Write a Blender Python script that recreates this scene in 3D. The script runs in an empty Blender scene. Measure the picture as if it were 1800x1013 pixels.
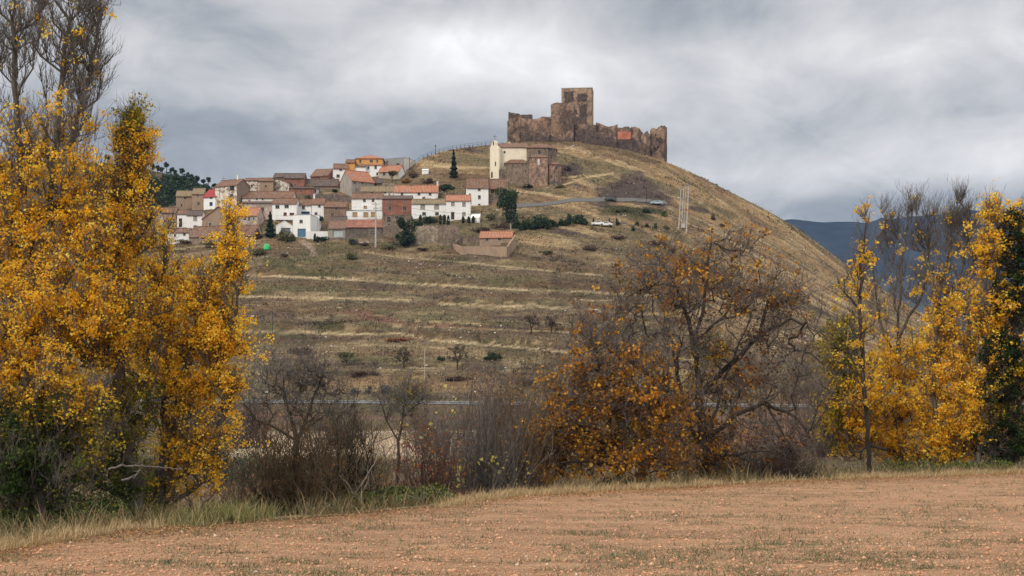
import bpy, math, random
import numpy as np
from mathutils import Vector, Matrix
R = math.radians
scene = bpy.context.scene
COL = scene.collection
# ---------------------------------------------------------------- camera model (photo 1800 x 1013, 50 mm lens)
F, CX, HY, CZ = 2500.0, 900.0, 700.0, 3.0
def W(px, y, D): return Vector(((px-CX)/F*D, D, CZ+(HY-y)/F*D))
rng = np.random.default_rng(7)
random.seed(7)

# ---------------------------------------------------------------- noise
def _hash(ix, iy, s):
    h = (ix.astype(np.int64)*374761393 + iy.astype(np.int64)*668265263 + s*1442695041) & 0xffffffff
    h = ((h ^ (h >> 13))*1274126177) & 0xffffffff
    return ((h ^ (h >> 16)) & 0xffff)/65535.0
def vnoise(x, y, s=0):
    x = np.asarray(x, float); y = np.asarray(y, float)
    ix = np.floor(x); iy = np.floor(y); fx = x-ix; fy = y-iy
    fx = fx*fx*(3-2*fx); fy = fy*fy*(3-2*fy)
    a = _hash(ix, iy, s); b = _hash(ix+1, iy, s); c = _hash(ix, iy+1, s); d = _hash(ix+1, iy+1, s)
    return (a*(1-fx)+b*fx)*(1-fy)+(c*(1-fx)+d*fx)*fy
def fbm(x, y, o=4, s=0):
    r = 0; a = .5; t = 0
    for i in range(o):
        r = r+a*vnoise(x*2**i+i*17.3, y*2**i-i*9.1, s+i); t += a; a *= .55
    return r/t
def sst(a, b, x):
    t = np.clip((x-a)/(b-a), 0, 1); return t*t*(3-2*t)

# ---------------------------------------------------------------- tagging and mesh helpers
def tag(o, label=None, cat=None, group=None, kind=None):
    if label: o['label'] = label
    if cat: o['category'] = cat
    if group: o['group'] = group
    if kind: o['kind'] = kind
    return o
def empty(name, loc, rz=0.0, label=None, cat=None, group=None):
    o = bpy.data.objects.new(name, None); COL.objects.link(o)
    o.empty_display_size = .3
    o.location = loc; o.rotation_euler = (0, 0, rz)
    return tag(o, label, cat, group)
def link(name, me, parent=None, loc=None):
    o = bpy.data.objects.new(name, me); COL.objects.link(o)
    if parent is not None: o.parent = parent
    if loc is not None: o.location = loc
    return o
def mesh_np(name, V, Fc, mats, cols=None, smooth=False, midx=None):
    me = bpy.data.meshes.new(name)
    V = np.asarray(V, np.float32); me.vertices.add(len(V)); me.vertices.foreach_set('co', V.ravel())
    if not isinstance(Fc, list): Fc = [Fc]
    Fc = [np.asarray(f, np.int32) for f in Fc if len(f)]
    loops = np.concatenate([f.ravel() for f in Fc]); me.loops.add(len(loops)); me.loops.foreach_set('vertex_index', loops)
    tot = np.concatenate([np.full(len(f), f.shape[1], np.int32) for f in Fc])
    st = np.concatenate([[0], np.cumsum(tot)[:-1]]).astype(np.int32)
    me.polygons.add(len(tot)); me.polygons.foreach_set('loop_start', st); me.polygons.foreach_set('loop_total', tot)
    if smooth: me.polygons.foreach_set('use_smooth', np.ones(len(tot), bool))
    for m in (mats if isinstance(mats, (list, tuple)) else [mats]): me.materials.append(m)
    if midx is not None: me.polygons.foreach_set('material_index', np.asarray(midx, np.int32))
    me.update(calc_edges=True); 
    if cols is not None:
        a = me.color_attributes.new('Col', 'FLOAT_COLOR', 'POINT')
        c = np.ones((len(V), 4), np.float32); c[:, :3] = cols; a.data.foreach_set('color', c.ravel())
    return me
class MB:
    "collects polygons; build() links them as ONE mesh object"
    def __init__(s): s.v = []; s.f = []; s.m = []
    def poly(s, pts, m=0):
        i = len(s.v); s.v += [tuple(p) for p in pts]; s.f.append(tuple(range(i, i+len(pts)))); s.m.append(m); return s
    def prism(s, base, top, m=0):
        n = len(base); i = len(s.v); s.v += [tuple(p) for p in base]+[tuple(p) for p in top]
        s.f.append(tuple(range(i+n-1, i-1, -1))); s.f.append(tuple(range(i+n, i+2*n)))
        for k in range(n): s.f.append((i+k, i+(k+1) % n, i+n+(k+1) % n, i+n+k))
        s.m += [m]*(n+2); return s
    def box(s, x0, x1, y0, y1, z0, z1, m=0):
        return s.prism([(x0, y0, z0), (x1, y0, z0), (x1, y1, z0), (x0, y1, z0)], [(x0, y0, z1), (x1, y0, z1), (x1, y1, z1), (x0, y1, z1)], m)
    def slab(s, q, t, m=0):
        "quad (or polygon) thickened downwards by t"
        return s.prism([(p[0], p[1], p[2]-t) for p in q], q, m)
    def bar(s, a, b, r0, r1=None, n=6, m=0):
        r1 = r0 if r1 is None else r1; a = Vector(a); b = Vector(b); d = (b-a).normalized()
        u = d.cross(Vector((.31, .87, .13)) if abs(d.z) > .5 else Vector((0, 0, 1))).normalized(); w = d.cross(u)
        ring = lambda c, r: [c+(u*math.cos(2*math.pi*k/n)+w*math.sin(2*math.pi*k/n))*r for k in range(n)]
        return s.prism(ring(a, r0), ring(b, r1), m)
    def lathe(s, prof, n=12, c=(0, 0, 0), m=0):
        rings = [[(c[0]+r*math.cos(2*math.pi*k/n), c[1]+r*math.sin(2*math.pi*k/n), c[2]+z) for k in range(n)] for r, z in prof]
        i = len(s.v)
        for r in rings: s.v += r
        for j in range(len(rings)-1):
            for k in range(n):
                s.f.append((i+j*n+k, i+j*n+(k+1) % n, i+(j+1)*n+(k+1) % n, i+(j+1)*n+k)); s.m.append(m)
        s.f.append(tuple(i+k for k in range(n-1, -1, -1))); s.m.append(m)
        s.f.append(tuple(i+(len(rings)-1)*n+k for k in range(n))); s.m.append(m); return s
    def build(s, name, mats, parent=None, loc=None, smooth=False):
        me = bpy.data.meshes.new(name); me.from_pydata(s.v, [], s.f)
        for m in (mats if isinstance(mats, (list, tuple)) else [mats]): me.materials.append(m)
        me.polygons.foreach_set('material_index', s.m)
        if smooth: me.polygons.foreach_set('use_smooth', [True]*len(s.f))
        me.update(); return link(name, me, parent, loc)

# ---------------------------------------------------------------- material helpers
class NT:
    def __init__(s, name):
        s.mat = bpy.data.materials.new(name); s.mat.use_nodes = True; s.t = s.mat.node_tree; s.n = s.t.nodes
        s.b = s.n['Principled BSDF']; s.out = s.n['Material Output']
        s.tc = s.n.new('ShaderNodeTexCoord')
    def link(s, a, b): s.t.links.new(a, b)
    def put(s, sock, v):
        if isinstance(v, bpy.types.NodeSocket): s.link(v, sock)
        elif v is not None:
            if hasattr(sock.default_value, '__len__') and not hasattr(v, '__len__'): v = (v,)*len(sock.default_value)
            if hasattr(sock.default_value, '__len__') and len(v) == 3 and len(sock.default_value) == 4: v = (*v, 1)
            sock.default_value = v
    def map(s, scale=(1, 1, 1), rot=(0, 0, 0), src='Object'):
        m = s.n.new('ShaderNodeMapping'); s.link(s.tc.outputs[src], m.inputs[0]); m.inputs['Scale'].default_value = scale; m.inputs['Rotation'].default_value = rot
        return m.outputs[0]
    def noise(s, vec, scale, detail=4, rough=.55, dist=0.0):
        n = s.n.new('ShaderNodeTexNoise'); s.link(vec, n.inputs['Vector'])
        n.inputs['Scale'].default_value = scale; n.inputs['Detail'].default_value = detail; n.inputs['Roughness'].default_value = rough; n.inputs['Distortion'].default_value = dist
        return n.outputs['Fac']
    def voro(s, vec, scale, feat='F1', out='Distance', rnd=1.0):
        n = s.n.new('ShaderNodeTexVoronoi'); s.link(vec, n.inputs['Vector']); n.feature = feat
        n.inputs['Scale'].default_value = scale; n.inputs['Randomness'].default_value = rnd
        return n.outputs[out]
    def ramp(s, fac, stops, interp='LINEAR'):
        n = s.n.new('ShaderNodeValToRGB'); s.link(fac, n.inputs[0]); e = n.color_ramp.elements; n.color_ramp.interpolation = interp
        while len(e) < len(stops): e.new(.5)
        for el, (p, c) in zip(e, stops):
            el.position = p; el.color = (*c, 1) if hasattr(c, '__len__') else (c, c, c, 1)
        return n.outputs[0]
    def mix(s, fac, a, b, mode='MIX'):
        n = s.n.new('ShaderNodeMix'); n.data_type = 'RGBA'; n.blend_type = mode
        s.put(n.inputs[0], fac); s.put(n.inputs[6], a); s.put(n.inputs[7], b); return n.outputs[2]
    def math(s, op, a, b=None, c=None):
        n = s.n.new('ShaderNodeMath'); n.operation = op; s.put(n.inputs[0], a)
        if b is not None: s.put(n.inputs[1], b)
        if c is not None: s.put(n.inputs[2], c)
        return n.outputs[0]
    def attr(s, name='Col'):
        n = s.n.new('ShaderNodeAttribute'); n.attribute_name = name; return n.outputs['Color']
    def rand(s):
        n = s.n.new('ShaderNodeObjectInfo'); return n.outputs['Random']
    def bump(s, h, dist, strength=1.0):
        n = s.n.new('ShaderNodeBump'); s.link(h, n.inputs['Height']); n.inputs['Distance'].default_value = dist; n.inputs['Strength'].default_value = strength
        s.link(n.outputs[0], s.b.inputs['Normal'])
    def fin(s, col=None, rough=.9, metal=0.0, spec=None):
        s.put(s.b.inputs['Base Color'], col); s.put(s.b.inputs['Roughness'], rough); s.put(s.b.inputs['Metallic'], metal)
        s.put(s.b.inputs['Specular IOR Level'], .25 if spec is None else spec); return s.mat

def plain(name, c, rough=.85, metal=0.0, var=.25, sc=1.5):
    t = NT(name); o = t.map(); n = t.noise(o, sc, 5, .6)
    k = t.ramp(n, [(.3, 1-var), (.7, 1+var*.5)])
    return t.fin(t.mix(1.0, c, k, 'MULTIPLY'), rough, metal)
def plaster(name, c, stain=(.30, .24, .18), amt=.5, seed=0, peel=None):
    "rendered wall: large pale blotches, vertical run-off streaks and small dirt"
    t = NT(name); o = t.map(); m1 = t.map((1.0, 1.0, .22)); m1b = t.noise(m1, 1.1, 5, .65)
    big = t.noise(o, .28+.05*seed, 4, .6); fine = t.noise(o, 4.5, 4, .6)
    f = t.ramp(t.math('ADD', t.math('MULTIPLY', m1b, .6), t.math('MULTIPLY', big, .4)), [(.46, 0.0), (.66, 1.0)])
    col = t.mix(t.math('MULTIPLY', f, amt), c, stain)
    col = t.mix(1.0, col, t.ramp(fine, [(.25, .82), (.7, 1.06)]), 'MULTIPLY')
    if peel:
        pf = t.ramp(t.noise(o, .75, 6, .7, .6), [(.50, 0.0), (.53, 1.0)])
        col = t.mix(pf, col, t.mix(fine, peel, tuple(x*.6 for x in peel)))
    t.bump(fine, .03, .6)
    return t.fin(col, .92)
def stone(name, c1, c2, mortar, scale=1.6, patch=None, pscale=.18, pth=.5, bump=.12, flat=1.0):
    "rubble / ashlar masonry; patch = second stone colour in big irregular areas"
    t = NT(name); o = t.map((1, 1, 1.5*flat)); w = t.noise(t.map(), 1.3, 3, .5)
    cell = t.voro(o, scale, 'F1', 'Color'); edge = t.voro(o, scale, 'DISTANCE_TO_EDGE', 'Distance')
    sep = t.n.new('ShaderNodeSeparateColor'); t.link(cell, sep.inputs[0])
    col = t.mix(sep.outputs[0], c1, c2)
    if patch:
        pf = t.ramp(t.noise(t.map((1, 1, .8)), pscale, 6, .65, .4), [(pth-.03, 0.0), (pth+.04, 1.0)])
        col = t.mix(pf, col, t.mix(sep.outputs[1], patch, tuple(x*.55 for x in patch)))
    col = t.mix(t.ramp(edge, [(.0, 1.0), (.09, 0.0)]), col, mortar)
    n2 = t.noise(t.map(), 3.2, 6, .7); big = t.noise(t.map(), .12, 4, .6)
    n3 = t.noise(t.map((1, 1, .6)), 1.1, 6, .7)
    col = t.mix(1.0, col, t.ramp(n2, [(.3, .5), (.7, 1.3)]), 'MULTIPLY')
    col = t.mix(1.0, col, t.ramp(n3, [(.35, .55), (.62, 1.35)]), 'MULTIPLY')
    col = t.mix(1.0, col, t.ramp(big, [(.3, .72), (.7, 1.2)]), 'MULTIPLY')
    h = t.math('ADD', t.ramp(edge, [(0, 0.0), (.15, 1.0)]), n2)
    t.bump(h, bump, .9)
    return t.fin(col, .95)
def brickm(name, c1, c2, mortar, sw=3.0):
    t = NT(name); n = t.n.new('ShaderNodeTexBrick')
    mp = t.map((1, 1, 1), (R(90), 0, 0)); t.link(mp, n.inputs['Vector'])
    n.inputs['Scale'].default_value = sw; n.inputs['Color1'].default_value = (*c1, 1); n.inputs['Color2'].default_value = (*c2, 1); n.inputs['Mortar'].default_value = (*mortar, 1)
    n.inputs['Mortar Size'].default_value = .03
    a = t.noise(t.map(), .5, 5, .65); b = t.noise(t.map(), 4, 5, .7)
    col = t.mix(1.0, n.outputs['Color'], t.ramp(a, [(.3, .6), (.7, 1.3)]), 'MULTIPLY')
    col = t.mix(1.0, col, t.ramp(b, [(.3, .65), (.7, 1.2)]), 'MULTIPLY')
    t.bump(b, .04, .8); return t.fin(col, .95)
def tiles(name, c1, c2, c3):
    "old curved clay tiles: rows down the slope, each tile its own shade, lichen"
    t = NT(name); o = t.map((1, .42, .42)); cell = t.voro(t.map((1.0, .5, .5)), 3.6, 'F1', 'Color', .7)
    sep = t.n.new('ShaderNodeSeparateColor'); t.link(cell, sep.inputs[0])
    w = t.n.new('ShaderNodeTexWave'); t.link(t.map(), w.inputs['Vector']); w.bands_direction = 'X'; w.inputs['Scale'].default_value = .62; w.inputs['Distortion'].default_value = .4; w.inputs['Detail'].default_value = 1
    col = t.mix(t.ramp(sep.outputs[0], [(.15, 0.0), (.9, 1.0)]), c1, c2)
    col = t.mix(t.ramp(t.noise(t.map(), .8, 6, .7), [(.48, 0.0), (.66, 1.0)]), col, c3)
    col = t.mix(1.0, col, t.ramp(w.outputs['Fac'], [(0, .62), (.6, 1.1)]), 'MULTIPLY')
    col = t.mix(1.0, col, t.ramp(t.noise(o, 3, 5, .7), [(.3, .6), (.75, 1.25)]), 'MULTIPLY')
    t.bump(w.outputs['Fac'], .08, 1.0); return t.fin(col, .93)
def leafm(name, trans=.35):
    t = NT(name); c = t.attr(); tr = t.n.new('ShaderNodeBsdfTranslucent'); t.link(c, tr.inputs[0])
    t.fin(c, .65, spec=.25); mx = t.n.new('ShaderNodeMixShader'); mx.inputs[0].default_value = trans
    t.link(t.b.outputs[0], mx.inputs[1]); t.link(tr.outputs[0], mx.inputs[2]); t.link(mx.outputs[0], t.out.inputs[0]); return t.mat
def barkm(name, c1, c2):
    t = NT(name); n = t.noise(t.map((1, 1, .25)), 9, 6, .7); b = t.noise(t.map(), .8, 3)
    col = t.mix(t.ramp(n, [(.3, 0.0), (.7, 1.0)]), c1, c2); col = t.mix(1.0, col, t.ramp(b, [(.3, .7), (.7, 1.2)]), 'MULTIPLY')
    t.bump(n, .03, 1.0); return t.fin(col, .95)
# ================================================================= TERRAIN
EDGE = ([-1200, 0, 110, 230, 330, 450, 600, 770, 900, 1100, 1300, 1500, 1800, 3000], [1010, 968, 950, 933, 928, 920, 908, 892, 874, 862, 852, 842, 832, 815])
def edge_D(px): return 7500.0/(np.interp(px, *EDGE)-700.0)
CR_X = [-900, -300, 0, 100, 200, 330, 400, 480, 580, 640, 700, 722, 740, 780, 820, 870, 900, 1010, 1100, 1170, 1230, 1300, 1350, 1400, 1460, 1520, 1600, 1700, 1800, 2000, 2400, 3000]
CR_Y = [560, 470, 410, 396, 380, 358, 336, 322, 322, 312, 300, 294, 279, 266, 259, 254, 249, 249, 263, 284, 310, 346, 371, 400, 445, 490, 540, 590, 630, 668, 690, 700]
CR_D = [470, 480, 500, 505, 510, 512, 514, 518, 522, 525, 530, 533, 540, 545, 548, 550, 550, 551, 551, 549, 547, 545, 543, 541, 538, 530, 520, 505, 490, 470, 450, 450]
_cx = np.arange(-900, 3001, 4.0)
def _smooth(a, n):
    k = np.hanning(n); k /= k.sum(); p = np.pad(a, n//2, mode='edge'); return np.convolve(p, k, 'same')[n//2:-(n//2)]
_cy = _smooth(np.interp(_cx, CR_X, CR_Y), 11); _cd = _smooth(np.interp(_cx, CR_X, CR_D), 21)
def crest(px): return np.interp(px, _cx, _cy), np.interp(px, _cx, _cd)
LIPS = [ # terrace lips: polyline in photo pixels, height of the bank (m)
 ([(430,484),(520,487),(600,490),(700,498),(800,503),(900,509),(1000,512),(1100,517),(1180,520)], 1.5),
 ([(410,521),(520,523),(620,525),(720,528)], 1.1),
 ([(770,534),(850,538),(950,540),(1050,546),(1170,553),(1260,560)], 1.4),
 ([(690,573),(800,576),(900,580),(1000,584)], .8),
 ([(400,582),(520,585),(640,588),(700,586),(750,597),(820,603),(900,610),(1010,620),(1120,628)], 1.6),
 ([(640,443),(700,452),(760,456),(850,465),(950,475),(1060,485)], .6),
 ([(420,550),(520,552),(600,556)], .8),
 ([(560,634),(640,636),(720,640),(840,642)], .9),
 ([(450,648),(560,650),(660,656),(760,668)], .8),
 ([(900,440),(1000,452),(1100,468),(1200,492)], .6),
 ([(600,466),(660,470),(760,480),(860,488)], .5),
]
def g_of(t): return 1.15*t-.15*t*t
def hz(px, D):
    "ground height at photo column px and distance D (real heightfield, metres)"
    px = np.asarray(px, float); D = np.asarray(D, float); px, D = np.broadcast_arrays(px, D)
    X = (px-CX)/F*D
    De = edge_D(px)
    zf = .05*(fbm(X*.25, D*.25, 3, 3)-.5)
    zv = np.interp(D, [0, 100, 200, 290, 322], [-1.9, -2.0, -2.0, -.6, 2.36]) + .7*(fbm(X*.05, D*.05, 4, 5)-.5)*sst(60, 90, D)*(1-sst(290, 322, D))
    k = sst(1.2, 11, D-De)
    z = zf*(1-k)+np.minimum(zv, 5)*k
    C, DC = crest(px)
    t = np.clip((D-322)/(DC-322), 0, 1)
    yh = 705-(705-C)*g_of(t)
    zh = CZ+(HY-yh)/F*np.minimum(D, DC)
    zh = zh + 2.2*(fbm(X*.03, D*.03, 4, 9)-.5)*sst(0, .08, t)*(1-sst(.80, .97, t)) + .8*(fbm(X*.13+D*.05, D*.13, 3, 19)-.5)*sst(0, .1, t)*(1-sst(.86, .98, t))
    for line, A in LIPS:
        A = A*1.5; lx = [p[0] for p in line]; ly = [p[1] for p in line]
        yl = np.interp(px, lx, ly)+2.2*(fbm(px/40, px*0, 2, 31)-.5)*2; w = sst(lx[0]-25, lx[0]+25, px)*(1-sst(lx[-1]-30, lx[-1]+30, px))
        d = yl-yh
        zh = zh + A*w*np.where(d > 0, np.exp(-np.abs(d)/15), np.exp(-np.abs(d)/3.5))*(D > 322)*(D < DC)
    back = np.maximum(D-DC, 0); plat = np.interp(px, [850, 885, 1165, 1200], [0, 60, 60, 0])
    back = np.maximum(back-plat, 0)
    zh = zh-np.where(back < 20, back*back/80, 5+.5*(back-20))
    z = np.where(D > 322, zh, z)
    z = np.where(D > 400, np.maximum(z, -6.0), z)
    return z
def gz(X, Y): return float(hz(CX+F*X/Y, Y))
_HD = np.arange(24, 600, .4)
def hitD(px, y, lo=24, hi=None):
    "distance at which the ground is seen at photo pixel (px, y)"
    C, DC = crest(px); hi = float(DC) if hi is None else hi
    ds = _HD[(_HD >= lo) & (_HD <= hi)]; ys = HY-(hz(px, ds)-CZ)*F/ds
    i = np.where(ys <= y)[0]
    return float(ds[i[0]]) if len(i) else float(ds[-1])
def G(px, y, lo=24): # point on the ground
    D = hitD(px, y, lo); v = W(px, y, D); v.z = float(hz(px, D)); return v

cols_px = np.concatenate([np.arange(-1100, -100, 20), np.arange(-100, 1900, 4), np.arange(1900, 3001, 20)])
rows_D = np.concatenate([np.arange(4, 22, 1.0), np.arange(22, 70, .3), np.arange(70, 322, 1.1), np.arange(322, 575, .75), np.arange(575, 800, 5), np.geomspace(800, 9000, 30)])
PX, DD = np.meshgrid(cols_px, rows_D)
ZZ = hz(PX, DD); XX = (PX-CX)/F*DD; YY = HY-(ZZ-CZ)*F/DD
n_r, n_c = PX.shape
def mixc(a, b, f): return a*(1-f[..., None])+np.asarray(b)*f[..., None]
def N(s, o=4, seed=0, rx=1.0, ry=1.0): return fbm(XX/s*rx, DD/s*ry, o, seed)
GOLD = np.array((.335, .225, .115)); OLIVE = np.array((.175, .138, .073)); PURP = np.array((.092, .066, .055)); BROWN = np.array((.17, .11, .062)); GREEN = np.array((.072, .070, .030)); PATH = np.array((.60, .46, .27)); STRAW = np.array((.43, .32, .175))
base = np.broadcast_to(OLIVE, (n_r, n_c, 3)).copy()
# lower terraces: olive with brown and straw streaks running along the contour
str1 = fbm(XX/34+2*vnoise(XX/60, DD/30, 41), DD/5.0, 4, 11); str2 = fbm(XX/14, DD/2.4, 4, 12)
base = mixc(base, BROWN, sst(.46, .62, str1)); base = mixc(base, STRAW*.8, sst(.52, .70, str2)*.75)
base = mixc(base, PURP*1.1, sst(.58, .70, N(22, 4, 13, .6, 2))*.5); base = mixc(base, GREEN*1.4, sst(.60, .72, N(18, 4, 14, .6, 1.6))*.6)
# upper slope: golden grass with dark scrub streaks that run down to the right
C_, DC_ = crest(PX); hy = YY-C_
up = sst(470, 400, YY+45*(N(30, 3, 21)-.5)-(PX-1150)*.22*(PX > 1150))*sst(820, 960, PX+60*(N(25, 3, 23)-.5))
up = np.maximum(up, sst(330, 305, YY)*sst(700, 740, PX))
up = np.maximum(up, sst(1130, 1260, PX)*sst(.20, .34, (DD-322)/(DC_-322))); up = np.where(DD > 322, up, 0)
u = XX*.55+DD*.9; v = XX*.9-DD*.5
gold = mixc(np.broadcast_to(GOLD, base.shape), BROWN*1.2, sst(.42, .60, fbm(u/6, v/30, 4, 24))*.75)
gold = mixc(gold, OLIVE*.95, sst(.50, .64, fbm(u/10, v/45, 4, 25))*.9); gold = mixc(gold, PURP*1.1, sst(.60, .72, fbm(u/7, v/26, 5, 26))*.9)
gold = mixc(gold, STRAW*1.12, sst(.55, .7, fbm(u/3.2, v/15, 4, 27))*.7)
base = mixc(base, gold, up)
# middle slope right of the village: brown scrub
md = sst(880, 930, PX)*(1-up)*sst(520, 480, YY)*(DD > 322)
base = mixc(base, BROWN*.95, md*.6*sst(.35, .55, N(16, 4, 28)))
def brush(line, w, col, amt=1.0, soft=.5, nz=0.0, lo=24, hi=1e9):
    global base
    line = np.array(line, float); d = np.full(PX.shape, 1e9)
    m = (PX > line[:, 0].min()-3*w-10) & (PX < line[:, 0].max()+3*w+10) & (YY > line[:, 1].min()-3*w-10) & (YY < line[:, 1].max()+3*w+10) & (DD > lo) & (DD < hi)
    if not m.any(): return
    p = np.stack([PX[m], YY[m]], -1); dm = np.full(len(p), 1e9)
    if len(line) == 1: dm = np.hypot(*(p-line[0]).T)
    for a, b in zip(line[:-1], line[1:]):
        ab = b-a; t = np.clip(((p-a)@ab)/(ab@ab), 0, 1); dm = np.minimum(dm, np.hypot(*(p-a-t[:, None]*ab).T))
    dm = dm+nz*w*(fbm(XX[m]/6, DD[m]/3, 4, 51)-.5)*2
    f = (1-sst(w*(1-soft), w, dm))*amt; base[m] = base[m]*(1-f[:, None])+np.asarray(col)*f[:, None]
for line, A in LIPS:   # bare brown bank just below each lip, pale dry grass on the lip
    brush([(x, y+8) for x, y in line], 9, PURP*1.2, .4, .9, .8, 322)
    brush([(x, y+13) for x, y in line], 8, BROWN, .5, .9, .9, 322)
for i in (0, 1, 2, 3, 4, 5): brush(LIPS[i][0], 2.7 if i not in (3, 5) else 2.0, PATH*(.9 if i != 5 else .75), .85, .8, .5, 322)
brush([(600,546),(640,553),(690,563),(730,571),(860,577)], 7, (.20, .105, .068), .75, .7, .8, 322)
brush([(640,556),(700,566)], 8, (.19, .10, .066), .7, .7, .6, 322)
for p, w, a in [((660,601), 22, .8), ((690,603), 14, .9), ((740,600), 13, .7), ((520,560), 26, .6), ((870,560), 34, .5), ((640,500), 24, .5), ((980,500), 40, .5), ((820,640), 26, .6), ((600,640), 30, .5), ((480,596), 30, .4), ((930,650), 40, .6), ((1060,590), 50, .5)]:
    brush([p, (p[0]+w*2.2, p[1]+4)], w*.55, PURP*.9, a, .8, .9, 322)
for p, w in [((470,462), 30), ((520,452), 14), ((560,571), 26), ((690,432), 16), ((750,460), 8), ((600,628), 20), ((1060,372), 24), ((1110,380), 22)]:
    brush([p, (p[0]+w*1.5, p[1]+2)], w*.5, GREEN, .8, .8, .8, 322)
gq = np.random.default_rng(99)
for i in range(46):
    x_, y_ = gq.uniform(430, 1250), gq.uniform(445, 655); L_ = gq.uniform(25, 90)
    brush([(x_, y_), (x_+L_*.5, y_+gq.uniform(-2, 5)), (x_+L_, y_+gq.uniform(0, 8))], gq.uniform(3, 9), [PURP*.8, BROWN*.7, OLIVE*.6, GREEN, STRAW][gq.integers(0, 5)], gq.uniform(.4, .85), .8, .9, 322)
for i in range(9):
    x_, y_ = gq.uniform(440, 1150), gq.uniform(470, 650); L_ = gq.uniform(60, 200)
    brush([(x_, y_), (x_+L_*.5, y_+2), (x_+L_, y_+L_*.035)], 1.7, STRAW*1.1, .7, .8, .8, 322)
# scree, paths and road verge of the upper slope
brush([(1060,350),(1100,322),(1120,318),(1150,340),(1165,352)], 20, PURP*1.1, .95, .5, .5, 322)
brush([(1075,345),(1110,335),(1140,348)], 20, PURP*1.05, .95, .5, .5, 322)
brush([(985,300),(1010,300)], 16, PURP*.95, .9, .6, .6, 322)
brush([(1240,360),(1290,380)], 9, OLIVE*.7, .8, .7, .7, 322); brush([(1215,365),(1240,372)], 7, PURP*.8, .9, .6, .6, 322)
brush([(1070,366),(1110,370),(1160,372)], 9, GREEN*.7, .9, .7, .6, 322)
for l in ([(980,329),(1030,312),(1077,305)], [(904,336),(952,340),(990,347),(1027,355)], [(740,291),(800,294),(860,295)], [(985,313),(1030,309)], [(1000,252),(1060,262),(1120,282)]):
    brush(l, 2.6, STRAW*1.2, .85, .6, .3, 322)
brush([(720,300),(780,312),(850,318)], 14, BROWN*.9, .7, .7, .9, 322); brush([(730,322),(840,330)], 10, BROWN, .8, .7, .8, 322)
brush([(905,275),(985,283)], 12, OLIVE*1.1, .5, .8, .8, 322)
brush([(900,246),(980,250),(1060,262),(1160,288)], 7, BROWN*.8, .85, .7, .6, 322)
brush([(440,440),(500,448),(520,445)], 10, BROWN*.8, .6, .7, .8, 322); brush([(535,425),(550,440),(552,447)], 6, (.33, .24, .18), .9, .5, .2, 322)
brush([(480,425),(520,430)], 12, BROWN, .7, .7, .8, 322)
brush([(480,672),(650,676),(800,682),(1000,690)], 16, np.array((.27,.17,.085)), .7, .8, .8, 322)
brush([(560,612),(700,604),(850,620)], 14, STRAW*.8, .5, .8, .8, 322)
# valley floor
vl = (DD < 322) & (DD > edge_D(PX)+1)
f = np.where(vl, 1.0, 0)
base = mixc(base, mixc(np.broadcast_to(BROWN*1.05, base.shape), OLIVE*.8, sst(.42, .6, N(14, 4, 61))), f)
base = mixc(base, np.array((.54, .41, .28)), f*sst(112, 118, DD)*(1-sst(205, 220, DD+8*(N(40, 3, 62)-.5)))*sst(300, 360, PX)*(1-sst(960, 1040, PX)))
base = mixc(base, np.array((.33, .17, .10)), f*sst(150, 156, DD)*(1-sst(235, 260, DD))*sst(1180, 1260, PX))
base = mixc(base, np.array((.36, .185, .105)), f*(1-sst(74, 80, DD))*sst(1380, 1420, PX))
base = mixc(base, STRAW*.9, f*(1-sst(4, 9, DD-edge_D(PX)))*.8)
base = mixc(base, np.array((.22, .13, .09)), f*sst(262, 268, DD)*(1-sst(285, 292, DD)))
base = mixc(base, GREEN*1.2, sst(.5, .65, N(9, 4, 63))*f*.35)
# beyond the hill
base = mixc(base, OLIVE*.7, np.where(DD > 600, .7, 0.0))
# ploughed field
fld = DD < edge_D(PX)+.6*(N(1.5, 3, 71)-.5)
SOIL = np.array((.455, .268, .155))
soil = mixc(np.broadcast_to(SOIL, base.shape), SOIL*.72, sst(.45, .7, fbm(XX/4, DD/1.1, 5, 72))*.8); soil = mixc(soil, SOIL*np.array((1.15, 1.2, 1.25)), sst(.55, .75, fbm(XX/2, DD/.8, 4, 73))*.6)
dE = edge_D(PX)-DD
soil = mixc(soil, np.array((.30, .16, .08)), (1-sst(.5, 2.0+1.5*N(3, 3, 74), dE))*.6)
base = np.where(fld[..., None], soil, base)
V = np.stack([XX, DD, ZZ], -1).reshape(-1, 3)
idx = np.arange(n_r*n_c).reshape(n_r, n_c)
Q = np.stack([idx[:-1, :-1], idx[:-1, 1:], idx[1:, 1:], idx[1:, :-1]], -1).reshape(-1, 4)
fc = fld[:-1, :-1].reshape(-1)
# hillside material
t = NT('hillside_grass'); c = t.attr(); o = t.map()
n1 = t.noise(t.map((1, 1, 1), (0, 0, R(20))), .55, 6, .72); n2 = t.noise(o, 2.6, 5, .75); n3 = t.noise(t.map((.25, 1, 1)), .9, 5, .7)
c = t.mix(1.0, c, t.ramp(n1, [(.3, .52), (.5, .88), (.7, 1.28)]), 'MULTIPLY'); c = t.mix(1.0, c, t.ramp(n2, [(.3, .6), (.72, 1.35)]), 'MULTIPLY'); c = t.mix(1.0, c, t.ramp(n3, [(.35, .75), (.65, 1.2)]), 'MULTIPLY')
c = t.mix(t.ramp(t.noise(o, 1.1, 3, .6), [(.60, 0.0), (.66, .75)]), c, (.05, .045, .03))
c = t.mix(t.ramp(t.noise(o, 2.2, 2, .5), [(.735, 0.0), (.75, .7)]), c, (.5, .47, .42))
t.bump(t.math('ADD', n1, t.math('MULTIPLY', n2, .5)), .9, .9); M_HILL = t.fin(c, .97, spec=.1)
t = NT('ploughed_soil'); c = t.attr(); o = t.map()
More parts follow.
